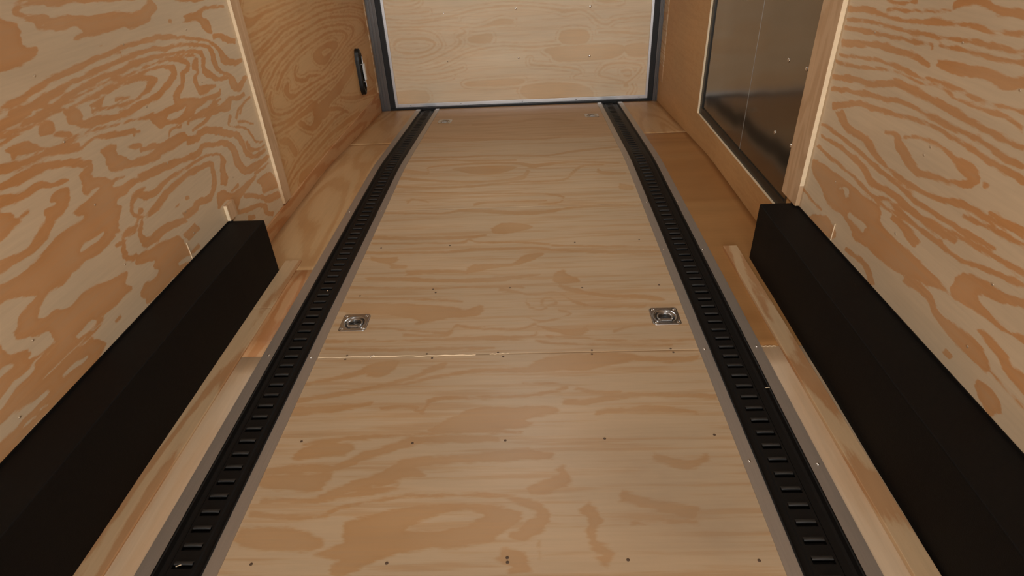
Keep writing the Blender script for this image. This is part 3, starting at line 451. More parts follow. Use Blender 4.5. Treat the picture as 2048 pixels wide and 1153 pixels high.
  'b 1.682 .531 1.680 .539 1.489 .559 1.487 .569 1.341 .576 1.339 .589 1.236 .590 1.235 .600 1.136 .601 1.137 .611 1.092 .616 1.094 .625',
  'b 1.370 .628 1.369 .636 1.267 .642 1.267 .653 1.168 .654 1.168 .663 1.121 .664 1.122 .672',
  'b 1.297 .671 1.296 .682 1.185 .680 1.185 .693 1.138 .692 1.141 .704',
  'p 1.308 .436 1.294 .505 1.208 .530 1.148 .542 1.109 .560 1.068 .579 1.057 .561 1.144 .518 1.192 .503 1.231 .487 1.172 .470 1.105 .472 1.021 .501 1.010 .483 1.121 .460 1.211 .452',
  'b 1.180 .411 1.175 .424 1.132 .404 1.124 .427 1.095 .397 1.084 .419 1.064 .381 1.054 .408 1.016 .376 1.006 .419 .961 .371 .950 .413',
  'b 1.496 .357 1.487 .386 1.388 .375 1.378 .397 1.329 .352 1.317 .373 1.243 .342 1.229 .383 1.167 .338 1.148 .386 1.103 .342 1.097 .355',
  'b 1.256 .286 1.250 .304 1.227 .288 1.222 .304',
  'b 1.124 .290 1.116 .310 1.079 .270 1.057 .319 1.043 .257 1.022 .294',
  'p 2.121 .265 2.003 .323 1.910 .304 1.919 .272 2.048 .246',
  'b 1.827 .277 1.818 .294 1.696 .289 1.681 .309 1.638 .251 1.611 .276',
  'b 1.205 .354 1.204 .357 1.129 .354 1.127 .357 .981 .346 .980 .349',
 ],
 'D':[
  'b -1.164 .726 -1.160 .734 -1.085 .696 -1.083 .704 -.941 .695 -.942 .704 -.865 .724 -.868 .732',
  'b -1.164 .645 -1.163 .654 -.986 .637 -.985 .647 -.805 .646 -.805 .655',
  'b -1.170 .612 -1.168 .621 -.993 .589 -.991 .597 -.813 .587 -.813 .596 -.619 .604 -.620 .617 -.449 .641 -.451 .653 -.260 .660 -.260 .672 -.037 .657 -.037 .667 .196 .624 .198 .638 .290 .598 .291 .624 .407 .610 .408 .624 .475 .583 .482 .592 .559 .512 .567 .525 .636 .492 .633 .507 .717 .529 .714 .540 .985 .537 .982 .552',
  'b -1.151 .579 -1.149 .587 -.912 .562 -.911 .573 -.753 .578 -.754 .589 -.573 .593 -.573 .602',
  'b -1.168 .545 -1.166 .556 -.904 .535 -.903 .544 -.675 .533 -.675 .539 -.412 .514 -.412 .525 -.241 .530 -.245 .573 -.125 .530 -.123 .563',
  'b -1.162 .507 -1.161 .516 -1.003 .517 -1.002 .526 -.825 .499 -.822 .507 -.750 .446 -.740 .453 -.734 .383 -.722 .377 -.822 .333 -.818 .320 -.972 .302 -.972 .293 -1.154 .321 -1.156 .312',
  'b -1.124 .391 -1.137 .402 -1.083 .436 -1.090 .457 -.976 .443 -.975 .463 -.858 .437 -.850 .459 -.797 .404 -.775 .408 -.843 .361 -.839 .351 -.978 .345 -.980 .331 -1.096 .367 -1.102 .354 -1.121 .400 -1.136 .388',
  'b -1.164 .265 -1.161 .274 -1.004 .241 -1.004 .250 -.824 .275 -.827 .284 -.642 .348 -.648 .360 -.556 .403 -.577 .413 -.576 .449 -.597 .459 -.513 .482 -.533 .489 -.553 .523 -.560 .517',
  'b -1.148 .205 -1.146 .214 -.986 .186 -.986 .196 -.756 .225 -.758 .234 -.548 .310 -.552 .321 -.400 .345 -.401 .355 -.229 .361 -.229 .371 .013 .344 .013 .357 .256 .352 .255 .364',
  'b -1.140 .174 -1.138 .184 -.941 .153 -.940 .165 -.712 .168 -.713 .180 -.558 .204 -.561 .216',
  'b -1.133 .133 -1.132 .140 -.870 .115 -.869 .125 -.666 .139 -.666 .146',
  'p .267 .464 .470 .462 .472 .366 .268 .369',
  'p .146 .334 .689 .346 .788 .297 .670 .232 .243 .226 .182 .275',
  'p -.490 .450 -.308 .465 -.324 .398 -.482 .405',
  'p -.545 .089 -.243 .102 -.056 .094 -.120 .048 -.498 .051',
  'p -1.162 .027 -.906 .029 -.906 -.071 -1.164 -.074',
  'p -.070 .034 .256 .058 .506 -.001 .496 -.100 .002 -.081',
  'b -.006 .258 .003 .260 .008 .206 .012 .217 .193 .186 .195 .198 .377 .154 .381 .168 .423 .124 .435 .123 .375 .112 .384 .103 .379 .073 .381 .082 .579 .040 .580 .050 .780 .020 .778 .030 .879 .066 .872 .074 .938 .137 .926 .141 .907 .184 .903 .168 .745 .201 .746 .187 .619 .183 .629 .168 .568 .104 .587 .108 .651 .071 .655 .087 .803 .032 .804 .041',
  'b .793 -.006 .791 .031 .831 -.007 .829 .029',
  'b .862 .021 .871 .023 .877 -.026 .887 -.029 .844 -.073 .852 -.079',
  'b .763 .114 .760 .131 .832 .124 .837 .139 .844 .096 .856 .082 .787 .100 .788 .083',
  'p .534 .681 .650 .676 .743 .662 .604 .657',
  'b .566 .434 .565 .448 .733 .426 .732 .443 .971 .407 .971 .420',
  'p .786 .331 .977 .340 .985 .243 .815 .249',
 ],
 'F':[
  'p -.615 1.562 -.585 1.602 -.493 1.611 -.512 1.547 -.568 1.526',
  'b -.828 1.482 -.836 1.498 -.694 1.516 -.701 1.533 -.600 1.542 -.611 1.570',
  'b -.802 1.405 -.811 1.425 -.637 1.442 -.645 1.463 -.533 1.474 -.539 1.489 -.428 1.514 -.434 1.531 -.356 1.552 -.366 1.579 -.314 1.576 -.321 1.599',
  'b -.585 1.467 -.588 1.477 -.454 1.483 -.457 1.496 -.354 1.513 -.357 1.527 -.206 1.540 -.208 1.559 -.055 1.539 -.057 1.562 .059 1.558 .057 1.593',
  'p .005 1.601 .099 1.628 .299 1.627 .356 1.601 .261 1.569 .153 1.538 .049 1.541 -.056 1.533',
  'b .324 1.590 .328 1.614 .471 1.571 .477 1.600 .549 1.586 .552 1.604',
  'b -.811 1.345 -.827 1.385 -.653 1.366 -.664 1.396 -.538 1.391 -.542 1.405',
  'b -.505 1.370 -.509 1.384 -.408 1.375 -.409 1.394 -.364 1.342 -.373 1.366 -.338 1.403 -.344 1.423 -.197 1.413 -.199 1.426 -.055 1.415 -.055 1.427 .090 1.448 .088 1.458 .055 1.481 .053 1.470 -.055 1.483 -.055 1.474',
  'b .124 1.446 .126 1.458 .192 1.419 .196 1.439 .264 1.420 .266 1.434',
  'b .078 1.382 .079 1.402 .155 1.378 .156 1.402 .297 1.406 .299 1.426 .436 1.404 .439 1.420 .562 1.387 .570 1.411',
  'p -.331 1.287 -.242 1.351 -.195 1.374 -.069 1.371 .043 1.373 .055 1.344 -.041 1.318 -.021 1.290 -.188 1.266 -.322 1.269',
  'b -.715 1.223 -.720 1.235 -.585 1.239 -.591 1.257 -.494 1.249 -.497 1.261 -.321 1.260 -.322 1.269 -.187 1.262 -.188 1.271 -.054 1.259 -.054 1.268',
  'p -.729 1.183 -.707 1.216 -.633 1.240 -.555 1.221 -.573 1.188 -.636 1.181 -.723 1.166',
  'b -.795 1.116 -.805 1.139 -.668 1.117 -.679 1.149 -.580 1.128 -.591 1.151 -.511 1.165 -.525 1.193 -.452 1.188 -.464 1.217 -.366 1.220 -.375 1.250 -.277 1.227 -.281 1.257 -.185 1.227 -.187 1.253 -.119 1.230 -.120 1.247',
  'p -.794 1.112 -.682 1.118 -.598 1.116 -.606 1.078 -.631 1.057 -.780 1.074',
  'b -.602 1.028 -.610 1.041 -.514 1.052 -.533 1.087 -.434 1.085 -.454 1.120 -.387 1.125 -.403 1.163 -.304 1.143 -.311 1.175 -.210 1.149 -.215 1.181 -.115 1.151 -.119 1.192 -.053 1.158 -.054 1.199 .034 1.156 .036 1.181',
  'p -.443 1.068 -.387 1.097 -.325 1.104 -.368 1.136 -.440 1.114 -.483 1.084',
  'b -.760 1.021 -.766 1.039 -.648 1.016 -.655 1.033 -.531 1.032 -.538 1.050 -.461 1.043 -.468 1.065 -.391 1.060 -.396 1.075',
  'b -.780 .978 -.787 .998 -.645 .966 -.649 .980 -.574 .972 -.581 .985 -.535 1.001 -.540 1.010 -.439 1.021 -.441 1.029 -.339 1.036 -.342 1.046 -.214 1.035 -.214 1.045 -.112 1.029 -.112 1.040 -.055 1.006 -.050 1.026 -.018 .987 -.005 1.010 -.012 .974 .022 .969 -.033 .959 -.004 .921 -.057 .933 -.048 .897 -.079 .930 -.081 .912',
  'p -.513 .958 -.415 .990 -.346 1.003 -.229 1.012 -.134 1.004 -.076 .993 -.047 .972 -.064 .946 -.108 .921 -.129 .897 -.206 .886 -.325 .875 -.388 .857 -.495 .807 -.518 .830 -.502 .853 -.567 .865 -.508 .895 -.505 .926',
  'P -.355 .934 -.311 .962 -.238 .988 -.186 .991 -.150 .977 -.183 .951 -.255 .932 -.334 .929',
  'p -.788 .942 -.647 .940 -.583 .920 -.553 .895 -.604 .877 -.767 .891',
  'b -.032 1.034 -.038 1.062 .013 1.041 .002 1.082 .082 1.076 .055 1.104 .063 1.136 .041 1.121',
  'b .096 .983 .123 1.011 .118 .957 .152 .969 .114 .918 .136 .920 .124 .881 .142 .896 .147 .860 .179 .869 .126 .858 .152 .826',
  'b -.110 .853 -.102 .881 -.077 .833 -.047 .865 -.083 .811 -.031 .819',
  'b -.010 .899 -.006 .899 -.010 .854 -.007 .854',
  'b .178 1.331 .179 1.350 .355 1.343 .360 1.367 .486 1.327 .490 1.340',
  'b .318 1.152 .327 1.175 .405 1.115 .412 1.146 .478 1.149 .476 1.171',
  'b .206 1.013 .218 1.047 .289 .988 .299 1.015 .393 .954 .409 .993',
  'b .228 .945 .229 .954 .312 .948 .315 .961 .394 .943 .396 .952',
  'b -.799 2.542 -.806 2.576 -.581 2.520 -.586 2.554 -.345 2.517 -.348 2.544 -.229 2.538 -.231 2.558',
  'b -.778 2.484 -.782 2.500 -.496 2.476 -.498 2.489 -.341 2.470 -.344 2.493 -.313 2.504 -.315 2.520 -.265 2.469 -.265 2.485 -.111 2.458 -.111 2.477 .003 2.443 .003 2.462 .114 2.414 .116 2.430 .335 2.393 .337 2.409 .552 2.372 .555 2.389',
  'b -.803 2.391 -.811 2.423 -.635 2.386 -.639 2.408 -.408 2.382 -.411 2.401 -.274 2.391 -.277 2.422 -.139 2.394 -.140 2.419 .002 2.393 .003 2.418 .112 2.366 .114 2.387 .329 2.334 .332 2.363 .566 2.331 .570 2.354',
  'b -.754 2.337 -.759 2.366 -.663 2.295 -.674 2.354 -.623 2.330 -.632 2.359',
  'p -.210 2.606 -.156 2.673 -.051 2.657 -.011 2.610 -.105 2.565 -.192 2.562',
  'p -.304 2.213 -.273 2.267 -.107 2.272 -.050 2.341 .039 2.358 .008 2.308 -.078 2.256 -.177 2.234 -.275 2.198',
  'b -.647 2.252 -.655 2.295 -.575 2.255 -.580 2.283',
  'b -.564 2.193 -.572 2.234 -.388 2.204 -.391 2.231 -.288 2.185 -.289 2.212',
  'b -.734 2.155 -.740 2.182 -.556 2.143 -.561 2.176 -.379 2.125 -.382 2.151 -.172 2.121 -.175 2.160 -.103 2.133 -.106 2.166 .020 2.163 .020 2.176',
  'b -.789 2.094 -.795 2.119 -.580 2.085 -.582 2.095 -.306 2.077 -.307 2.089 -.103 2.071 -.103 2.088 -.049 2.061 -.049 2.080',
  'p .075 2.154 .119 2.204 .144 2.163 .188 2.109 .154 2.098 .092 2.089',
  'b .089 2.065 .095 2.088 .128 2.035 .133 2.064 .192 2.008 .197 2.037 .288 1.983 .291 2.006 .444 1.961 .450 1.990 .505 1.948 .509 1.963',
  'b -.783 2.017 -.788 2.034 -.565 2.004 -.567 2.016 -.363 1.982 -.365 1.996 -.297 1.970 -.297 1.979',
  'b -.157 2.048 -.156 2.079 -.076 2.027 -.075 2.044 -.003 2.007 -.003 2.021 .082 2.022 .084 2.034 .130 1.971 .135 1.985 .185 1.919 .189 1.941 .279 1.908 .281 1.922 .429 1.905 .432 1.923',
  'p -.802 1.985 -.560 1.974 -.346 1.942 -.279 1.917 -.230 1.948 -.208 1.914 -.237 1.871 -.337 1.865 -.422 1.836 -.471 1.828 -.463 1.859 -.610 1.898 -.786 1.927',
  'b -.040 1.985 -.032 1.987 -.032 1.924 -.027 1.933 .015 1.900 .014 1.909 .055 1.930 .052 1.942 .083 1.942 .076 1.950 .069 1.987 .067 1.976 .027 1.990 .031 1.976 .017 1.940 .027 1.935',
  'b .083 1.894 .085 1.909 .128 1.876 .137 1.879 .087 1.851 .088 1.843 .013 1.834 .013 1.825 -.035 1.867 -.037 1.859',
  'b -.788 1.836 -.790 1.845 -.527 1.794 -.529 1.804 -.338 1.764 -.341 1.780 -.311 1.804 -.315 1.818 -.256 1.793 -.257 1.805 -.097 1.775 -.097 1.790 -.042 1.784 -.043 1.797 -.006 1.803 -.006 1.816 .023 1.782 .025 1.794 .141 1.729 .144 1.778 .195 1.767 .191 1.796',
  'b -.502 1.755 -.504 1.771 -.349 1.747 -.350 1.757 -.315 1.777 -.318 1.785',
  'b -.787 1.724 -.793 1.744 -.574 1.722 -.576 1.731 -.394 1.723 -.396 1.736 -.184 1.717 -.186 1.746 -.036 1.724 -.037 1.738 .001 1.754 -.002 1.763',
  'b .034 1.721 .035 1.735 .140 1.718 .141 1.731 .312 1.694 .314 1.704 .512 1.692 .514 1.701 .570 1.690 .572 1.699',
  'b .286 1.752 .285 1.764 .354 1.778 .355 1.792 .445 1.784 .447 1.799',
  'b -.007 1.706 -.007 1.715 .080 1.682 .081 1.695 .252 1.673 .253 1.682 .478 1.659 .481 1.671',
  'b -.775 1.683 -.779 1.698 -.563 1.667 -.566 1.681 -.327 1.666 -.330 1.684 -.153 1.669 -.153 1.678',
  'b -.798 3.670 -.804 3.704 -.480 3.648 -.483 3.682 -.243 3.652 -.245 3.686 .085 3.615 .086 3.642 .276 3.681 .278 3.728 .567 3.753 .571 3.788',
  'b -.802 3.590 -.809 3.623 -.568 3.598 -.572 3.624 -.378 3.559 -.380 3.585 -.100 3.539 -.101 3.571',
  'b -.816 3.405 -.827 3.477 -.627 3.353 -.635 3.400 -.641 3.461 -.647 3.485 -.463 3.488 -.468 3.526 -.281 3.498 -.284 3.533 -.100 3.479 -.099 3.514 -.010 3.403 -.008 3.475 .081 3.430 .080 3.479 .261 3.469 .263 3.504 .522 3.422 .526 3.451',
  'p -.494 3.435 -.370 3.460 -.189 3.455 -.098 3.423 -.185 3.337 -.307 3.324 -.435 3.382',
  'b -.824 3.302 -.831 3.348 -.613 3.246 -.617 3.277 -.350 3.202 -.353 3.232 -.180 3.211 -.182 3.237 -.057 3.227 -.067 3.290 -.020 3.354 -.034 3.384',
  'b -.816 3.170 -.823 3.213 -.598 3.138 -.602 3.167 -.345 3.138 -.348 3.167 -.095 3.182 -.096 3.208 .158 3.185 .157 3.206 .235 3.280 .228 3.319 .301 3.393 .300 3.426 .433 3.407 .435 3.435',
  'b -.818 3.098 -.822 3.119 -.505 3.065 -.507 3.081 -.174 3.029 -.175 3.044 .028 3.009 .029 3.032 .152 2.959 .157 2.984 .134 2.906 .136 2.889 .026 2.895 .026 2.880',
  'b -.688 2.942 -.700 2.978 -.658 2.986 -.661 3.006 -.571 2.944 -.572 2.958',
  'b -.324 2.877 -.330 2.914 -.249 2.915 -.251 2.938 .065 2.914 .066 2.929',
  'b -.819 2.823 -.823 2.841 -.473 2.798 -.476 2.816 -.360 2.817 -.363 2.852 -.052 2.756 -.052 2.799 .062 2.769 .061 2.804 .215 2.816 .216 2.840 .443 2.822 .446 2.847 .593 2.814 .596 2.832',
  'b .471 3.045 .485 3.125 .549 3.028 .560 3.088',
  'b -.454 4.497 -.460 4.564 -.115 4.538 -.118 4.606 .055 4.608 .056 4.678 .335 4.529 .338 4.567',
  'b -.799 4.164 -.806 4.206 -.421 4.091 -.424 4.132 -.006 4.014 -.006 4.053 .199 4.044 .201 4.084',
  'b -.817 4.811 -.825 4.865 -.358 4.782 -.362 4.846 .236 4.793 .238 4.846',
  'b .373 3.300 .389 3.363 .415 3.261 .422 3.305 .543 3.256 .547 3.287',
 ],
}
# ------------------------------------------------------------------ growth-ring fields
def catmull(P, n, closed):
    P = np.asarray(P, float); k = len(P)
    if k < 3: return P
    out = []
    rng = range(k) if closed else range(k - 1)
    for i in rng:
        if closed: p0, p1, p2, p3 = P[i - 1], P[i], P[(i + 1) % k], P[(i + 2) % k]
        else: p0, p1, p2, p3 = P[max(i - 1, 0)], P[i], P[i + 1], P[min(i + 2, k - 1)]
        for j in range(n):
            t = j / n
            out.append(0.5 * ((2 * p1) + (-p0 + p2) * t + (2 * p0 - 5 * p1 + 4 * p2 - p3) * t * t + (-p0 + 3 * p1 - 3 * p2 + p3) * t ** 3))
    if not closed: out.append(P[-1])
    return np.array(out)

def shape_poly(s):
    k, rest = s.split(None, 1)
    a = [float(x) for x in rest.split()]
    if k in 'bB':
        q = np.array(a).reshape(-1, 4)
        return k, np.vstack([catmull(q[:, :2], 4, False), catmull(q[:, 2:], 4, False)[::-1]])
    return k, catmull(np.array(a).reshape(-1, 2), 3, True)

def sdf(P, X, Y):
    n = len(P); d = np.full(X.shape, 1e9); ins = np.zeros(X.shape, bool)
    for i in range(n):
        ax, ay = P[i - 1]; bx, by = P[i]
        ex, ey = bx - ax, by - ay; wx, wy = X - ax, Y - ay
        t = np.clip((wx * ex + wy * ey) / (ex * ex + ey * ey + 1e-12), 0, 1)
        d = np.minimum(d, (wx - ex * t) ** 2 + (wy - ey * t) ** 2)
        if ay != by:
            c = ((ay > Y) != (by > Y)) & (X < (bx - ax) * (Y - ay) / (by - ay) + ax)
            ins ^= c
    return np.where(ins, 1, -1) * np.sqrt(d)

def generic(U, V, seed, freq=1.0, bands=9.0):
    """growth-ring contours for sheets (or parts of sheets) seen from elsewhere; U along the grain"""
    r = np.random.RandomState(seed)
    g = V * 1.3 + 0 * U
    for _ in range(26):
        cu, cv = r.uniform(-2.5, 6), r.uniform(-1.4, 2.4)
        su, sv = r.uniform(.25, .8) / freq, r.uniform(.06, .2) / freq
        g = g + r.uniform(-.5, .5) * np.exp(-((U - cu) / su) ** 2 - ((V - cv) / sv) ** 2)
    for k in range(1, 5):
        g = g + .05 / k * np.sin(k * (2.1 * U + 5 * V) + r.uniform(0, 6)) * np.cos(k * 3.7 * V + r.uniform(0, 6))
    return (np.sin(2 * np.pi * g * bands) - 0.15) * 0.012

def grain(X, Y, key, seed, swap=False, cover=None, **kw):
    """signed field in metres, + inside latewood"""
    gen = generic(Y, X, seed, **kw) if swap else generic(X, Y, seed, **kw)
    if key is None: return gen
    a, c = (Y, X) if key == 'N' else (X, Y)              # ragged latewood edges: teeth run along the grain (first axis)
    wob = np.zeros(X.shape)
    for i, (fa, fc, am) in enumerate(((9, 55, .0060), (17, 110, .0048), (31, 170, .0034), (60, 300, .002))):
        wob += am * np.sin(fa * a + 3 * np.sin(fc * .37 * c + i) + i * 2.3) * np.sin(fc * c + 1.7 * np.sin(fa * .8 * a + i * 1.1))
    X, Y = X + .5 * wob, Y + .18 * wob
    d = np.full(X.shape, -0.05)
    for s in TRACE[key]:
        k, P = shape_poly(s)
        lo, hi = P.min(0) - .05, P.max(0) + .05
        m = (X > lo[0]) & (X < hi[0]) & (Y > lo[1]) & (Y < hi[1])
        if not m.any(): continue
        v = sdf(P, X[m], Y[m])
        d[m] = np.maximum(d[m], v) if k in 'bp' else np.minimum(d[m], -v)
    d = d + .0010
    if key == 'L':                                       # close-set thin rings between the wide ones on the rear sheet
        e = np.where(X > 2.885, .0026 - np.abs(d + .017), -.05)
        d = np.maximum(d, np.where(X > 2.885, np.minimum(e, .001), -.05))
    if key == 'D':
        d = np.maximum(d, np.minimum(.003 - np.abs(d + .024), .001))
    if cover is not None:
        c = np.clip(sdf(np.array(cover), X, Y) / 0.06 + 1, 0, 1)
        d = d * c + gen * (1 - c)
    return d

def lines(a, b, step): return np.linspace(a, b, max(2, int(round(abs(b - a) / step)) + 1))

def sheet(name, us, vs, place, field, mat, parent=None, keep=None, thick=None, second=None):
    """grid sheet; place(U,V)->xyz arrays; field(U,V)->grain; thick=(dx,dy,dz) gives it a back and edges"""
    U, V = np.meshgrid(us, vs); nu, nv = len(us), len(vs)
    co = np.stack(place(U, V), -1).reshape(-1, 3).astype(np.float32)
    g = field(U, V).reshape(-1).astype(np.float32)
    idx = np.arange(nu * nv).reshape(nv, nu)
    q = np.stack([idx[:-1, :-1], idx[:-1, 1:], idx[1:, 1:], idx[1:, :-1]], -1)
    if keep is not None:
        uc = (us[:-1] + us[1:]) / 2; vc = (vs[:-1] + vs[1:]) / 2
        UC, VC = np.meshgrid(uc, vc); q = q[keep(UC, VC)]
    q = q.reshape(-1, 4)
    if thick is not None:
        ring = [idx[0, 0], idx[0, -1], idx[-1, -1], idx[-1, 0]]
        # outline verts in order
        out = list(idx[0, :]) + list(idx[1:, -1]) + list(idx[-1, -2::-1]) + list(idx[-2:0:-1, 0])
        base = len(co); back = co[out] + np.array(thick, np.float32)
        co = np.vstack([co, back]); g = np.concatenate([g, np.full(len(out), -0.02, np.float32)])
        n = len(out)
        side = np.array([[out[i], base + i, base + (i + 1) % n, out[(i + 1) % n]] for i in range(n)])
        q = np.vstack([q, side])
    me = bpy.data.meshes.new(name)
    me.vertices.add(len(co)); me.vertices.foreach_set('co', co.reshape(-1))
    me.loops.add(q.size); me.loops.foreach_set('vertex_index', q.reshape(-1).astype(np.int32))
    me.polygons.add(len(q)); me.polygons.foreach_set('loop_start', (np.arange(len(q)) * 4).astype(np.int32))
    if second is not None:                               # the next plywood sheet along the wall
        ctr = co[q].mean(1); me.polygons.foreach_set('material_index', (ctr[:, 1] > second).astype(np.int32))
    me.update(calc_edges=True); me.validate()
    at = me.attributes.new('grain', 'FLOAT', 'POINT'); at.data.foreach_set('value', g)
    return link(name, me, mat, parent)

def disc_mesh(name, r, h, mat, axis='z'):
    b = MB(); b.rev([(r, 0), (r, h * .4), (r * .75, h * .85), (r * .25, h)], 12, axis=axis)
    me = b.me(name); me.materials.append(mat); return me

# ------------------------------------------------------------------ floor
sub = MB(); sub.box(XL - .05, XR + .05, Y0 - .05, YB, -0.10, -0.03)
ys = [YB + i * (5.30 - YB) / 6 for i in range(7)]
for a, b in zip(ys[:-1], ys[1:]):
    sub.add([(x, y, fz(y) + dz) for y in (a, b) for x in (XL - .05, XR + .05) for dz in (-0.10, -0.03)],
            [(0, 1, 3, 2), (4, 6, 7, 5), (0, 4, 5, 1), (2, 3, 7, 6), (0, 2, 6, 4), (1, 5, 7, 3)])
floor = struct(sub.obj('floor', M['shell']))

T1 = (-0.958, -0.830)          # dark channel of the left track (x range)
T2 = (0.603, 0.744)            # dark channel of the right track
RINGS = [(-0.708, 1.848), (0.488, 1.842), (-0.690, 4.675), (0.478, 4.690)]
RH = 0.0525
SEAMS = [Y0, 0.42, 1.6385, 2.856, 4.04, 5.165]
GAP = 0.0006

def floor_piece(x0, x1, y0, y1, mat, field, step=0.02, holes=(), th=0.018):
    us, vs = lines(x0 + GAP, x1 - GAP, step), lines(y0 + GAP, y1 - GAP, step)
    def keep(U, V):
        m = np.ones(U.shape, bool)
        for hx, hy in holes: m &= (U - hx) ** 2 + (V - hy) ** 2 > 0.044 ** 2
        return m
    return sheet('floor_panel', us, vs, lambda U, V: (U, V, fzv(V)), field, mat, floor, keep if holes else None, (0, 0, -th))

COVER_F = [(-1, .70), (.9, .70), (.9, 5.3), (-1, 5.3)]
for i in range(5):
    a, b = SEAMS[i], SEAMS[i + 1]
    st = 0.02 if i == 0 else (0.006 if i < 4 else 0.008)
    floor_piece(T1[1] + .004, T2[0] - .004, a, b, M['ply_floor_rear'] if i == 4 else M['ply_floor'],
                lambda U, V, i=i: grain(U, V, 'F', 40 + i, cover=COVER_F), st, [h for h in RINGS if a < h[1] < b])
none = lambda U, V: np.full(U.shape, -0.01)
# side bays (wall to track)
floor_piece(XL, T1[0] - .004, Y0, 1.652, M['ply_pale'], none, 0.1)
floor_piece(XL, T1[0] - .004, 1.652, 2.262, M['ply_skirt'], none, 0.1)
floor_piece(XL, T1[0] - .004, 2.262, 4.055, M['ply_bay'], none, 0.04)
floor_piece(XL, T1[0] - .004, 4.055, 5.165, M['ply_bay'], none, 0.04)
floor_piece(T2[1] + .004, XR, Y0, 1.6495, M['ply_pale'], none, 0.1)
floor_piece(T2[1] + .004, XR, 1.6495, 4.08, M['ply_dark'], none, 0.04)
floor_piece(T2[1] + .004, XR, 4.08, 5.165, M['ply_bay'], none, 0.04)

# raised splintered edges along the nearest cross joint
for x0, x1, y, hgt in [(-0.79, -0.44, 1.6385, .0022), (-0.44, -0.22, 1.636, .003), (-0.17, -0.10, 1.639, .0022), (0.786, 0.838, 1.6495, .0015)]:
    b = MB(); n = 14
    vs = []
    for k in range(n + 1):
        x = x0 + (x1 - x0) * k / n; yy = y + .0012 * math.sin(k * 1.7 + x0 * 9); h = hgt * (0.35 + 0.65 * math.sin(math.pi * k / n))
        vs += [(x, yy - .002, 0), (x, yy - .001, h), (x, yy + .002, h * .6), (x, yy + .003, 0)]
    fs = [(4 * k + j, 4 * k + 4 + j, 4 * k + 5 + j, 4 * k + 1 + j) for k in range(n) for j in range(3)]
    b.add(vs, fs); b.obj('splintered_edge', M['splinter_and_lit'], floor)

hole_me = disc_mesh('screw', 0.0042, 0.0009, M['screw_dark'])
HOLES = [(-0.723, 1.241), (-0.381, 1.227), (-0.103, 1.232), (0.192, 1.233), (0.515, 1.241), (-0.382, 0.842), (-0.086, 0.842), (-0.087, 0.854),
         (0.205, 0.846), (-0.688, 1.626), (-0.687, 1.647), (-0.375, 1.623), (-0.397, 1.647), (-0.122, 1.623), (-0.141, 1.647), (0.191, 1.626),
         (0.193, 1.648), (0.475, 1.627), (0.47, 1.648), (-0.431, 2.075), (-0.417, 2.049), (-0.733, 2.039), (-0.108, 2.071), (0.191, 2.057),
         (0.507, 2.063), (-0.729, 2.449), (-0.401, 2.453), (0.188, 2.449), (0.489, 2.459), (0.515, 0.842), (-0.72, 0.842)]
for x, y in HOLES:
    o = bpy.data.objects.new('screw', hole_me); COL.objects.link(o); o.parent = floor; o.location = (x, y, fz(y))

# ------------------------------------------------------------------ walls
COVER_L = [(.85, .0), (5.3, -.3), (5.3, .80), (2.3, 1.16), (1.55, 1.25), (.85, 1.3)]
us = np.concatenate([lines(Y0, .85, .05)[:-1], lines(.85, 3.3, .006)[:-1], lines(3.3, 5.2, .008)])
vs = np.concatenate([lines(-.16, .25, .02)[:-1], lines(.25, 1.25, .006)[:-1], lines(1.25, CEIL_Z, .05)])
def wl_field(U, V):
    g = grain(U, V, 'L', 11, cover=COVER_L)
    return g
us = np.unique(np.round(np.concatenate([lines(Y0, .85, .05), lines(.85, 3.3, .006), lines(3.3, 5.2, .008)]), 4))
vs = np.unique(np.round(np.concatenate([lines(-.16, 1.25, .006), lines(1.25, CEIL_Z, .05)]), 4))
wall_left = struct(sheet('wall_left', us, vs, lambda U, V: (0 * U + XL, U, V), wl_field, [M['ply_left'], M['ply_rear_l']], None, None, (-.03, 0, 0), 2.84))

DY0, DY1, DZ0, DZ1 = 2.345, 3.872, 0.156, 1.93        # opening of the side door
COVER_R = [(.85, .0), (2.24, -.3), (2.24, 1.1), (1.42, 1.2), (.85, .4)]
us = np.unique(np.round(np.concatenate([lines(Y0, .85, .05), lines(.85, DY0, .006), lines(DY0, DY1, .04), lines(DY1, 5.2, .01)]), 4))
vs = np.unique(np.round(np.concatenate([lines(-.16, DZ0, .02), lines(DZ0, 1.2, .006), lines(1.2, DZ1, .05), lines(DZ1, CEIL_Z, .05)]), 4))
def wr_field(U, V):
    g = grain(U, V, 'R', 23, cover=COVER_R)
    k = np.clip((U - (DY0 - .1)) / .05, 0, 1)            # the rear sheet is a much plainer veneer
    return g * (1 - k) + k * (generic(U, V, 77, freq=1.6, bands=12) * .16 - .001)
wall_right = struct(sheet('wall_right', us, vs, lambda U, V: (0 * U + XR, U, V),
    wr_field, [M['ply_right'], M['ply_rear_r']], None,
    lambda U, V: ~((U > DY0) & (U < DY1) & (V > DZ0) & (V < DZ1)), (.03, 0, 0), 2.30))
b = MB()                                                # cut plywood edges around the side door opening
b.box(XR + .0002, XR + .014, DY1, DY1 + .02, DZ0 - .02, DZ1); b.box(XR + .0002, XR + .014, DY0 - .02, DY1 + .02, DZ0 - .02, DZ0)
b.box(XR + .0002, XR + .014, DY0 - .02, DY0, DZ0 - .02, DZ1); b.box(XR + .0002, XR + .014, DY0 - .02, DY1 + .02, DZ1, DZ1 + .02)
b.obj('cut_or_lit_edge', M['splinter_and_lit'], wall_right)

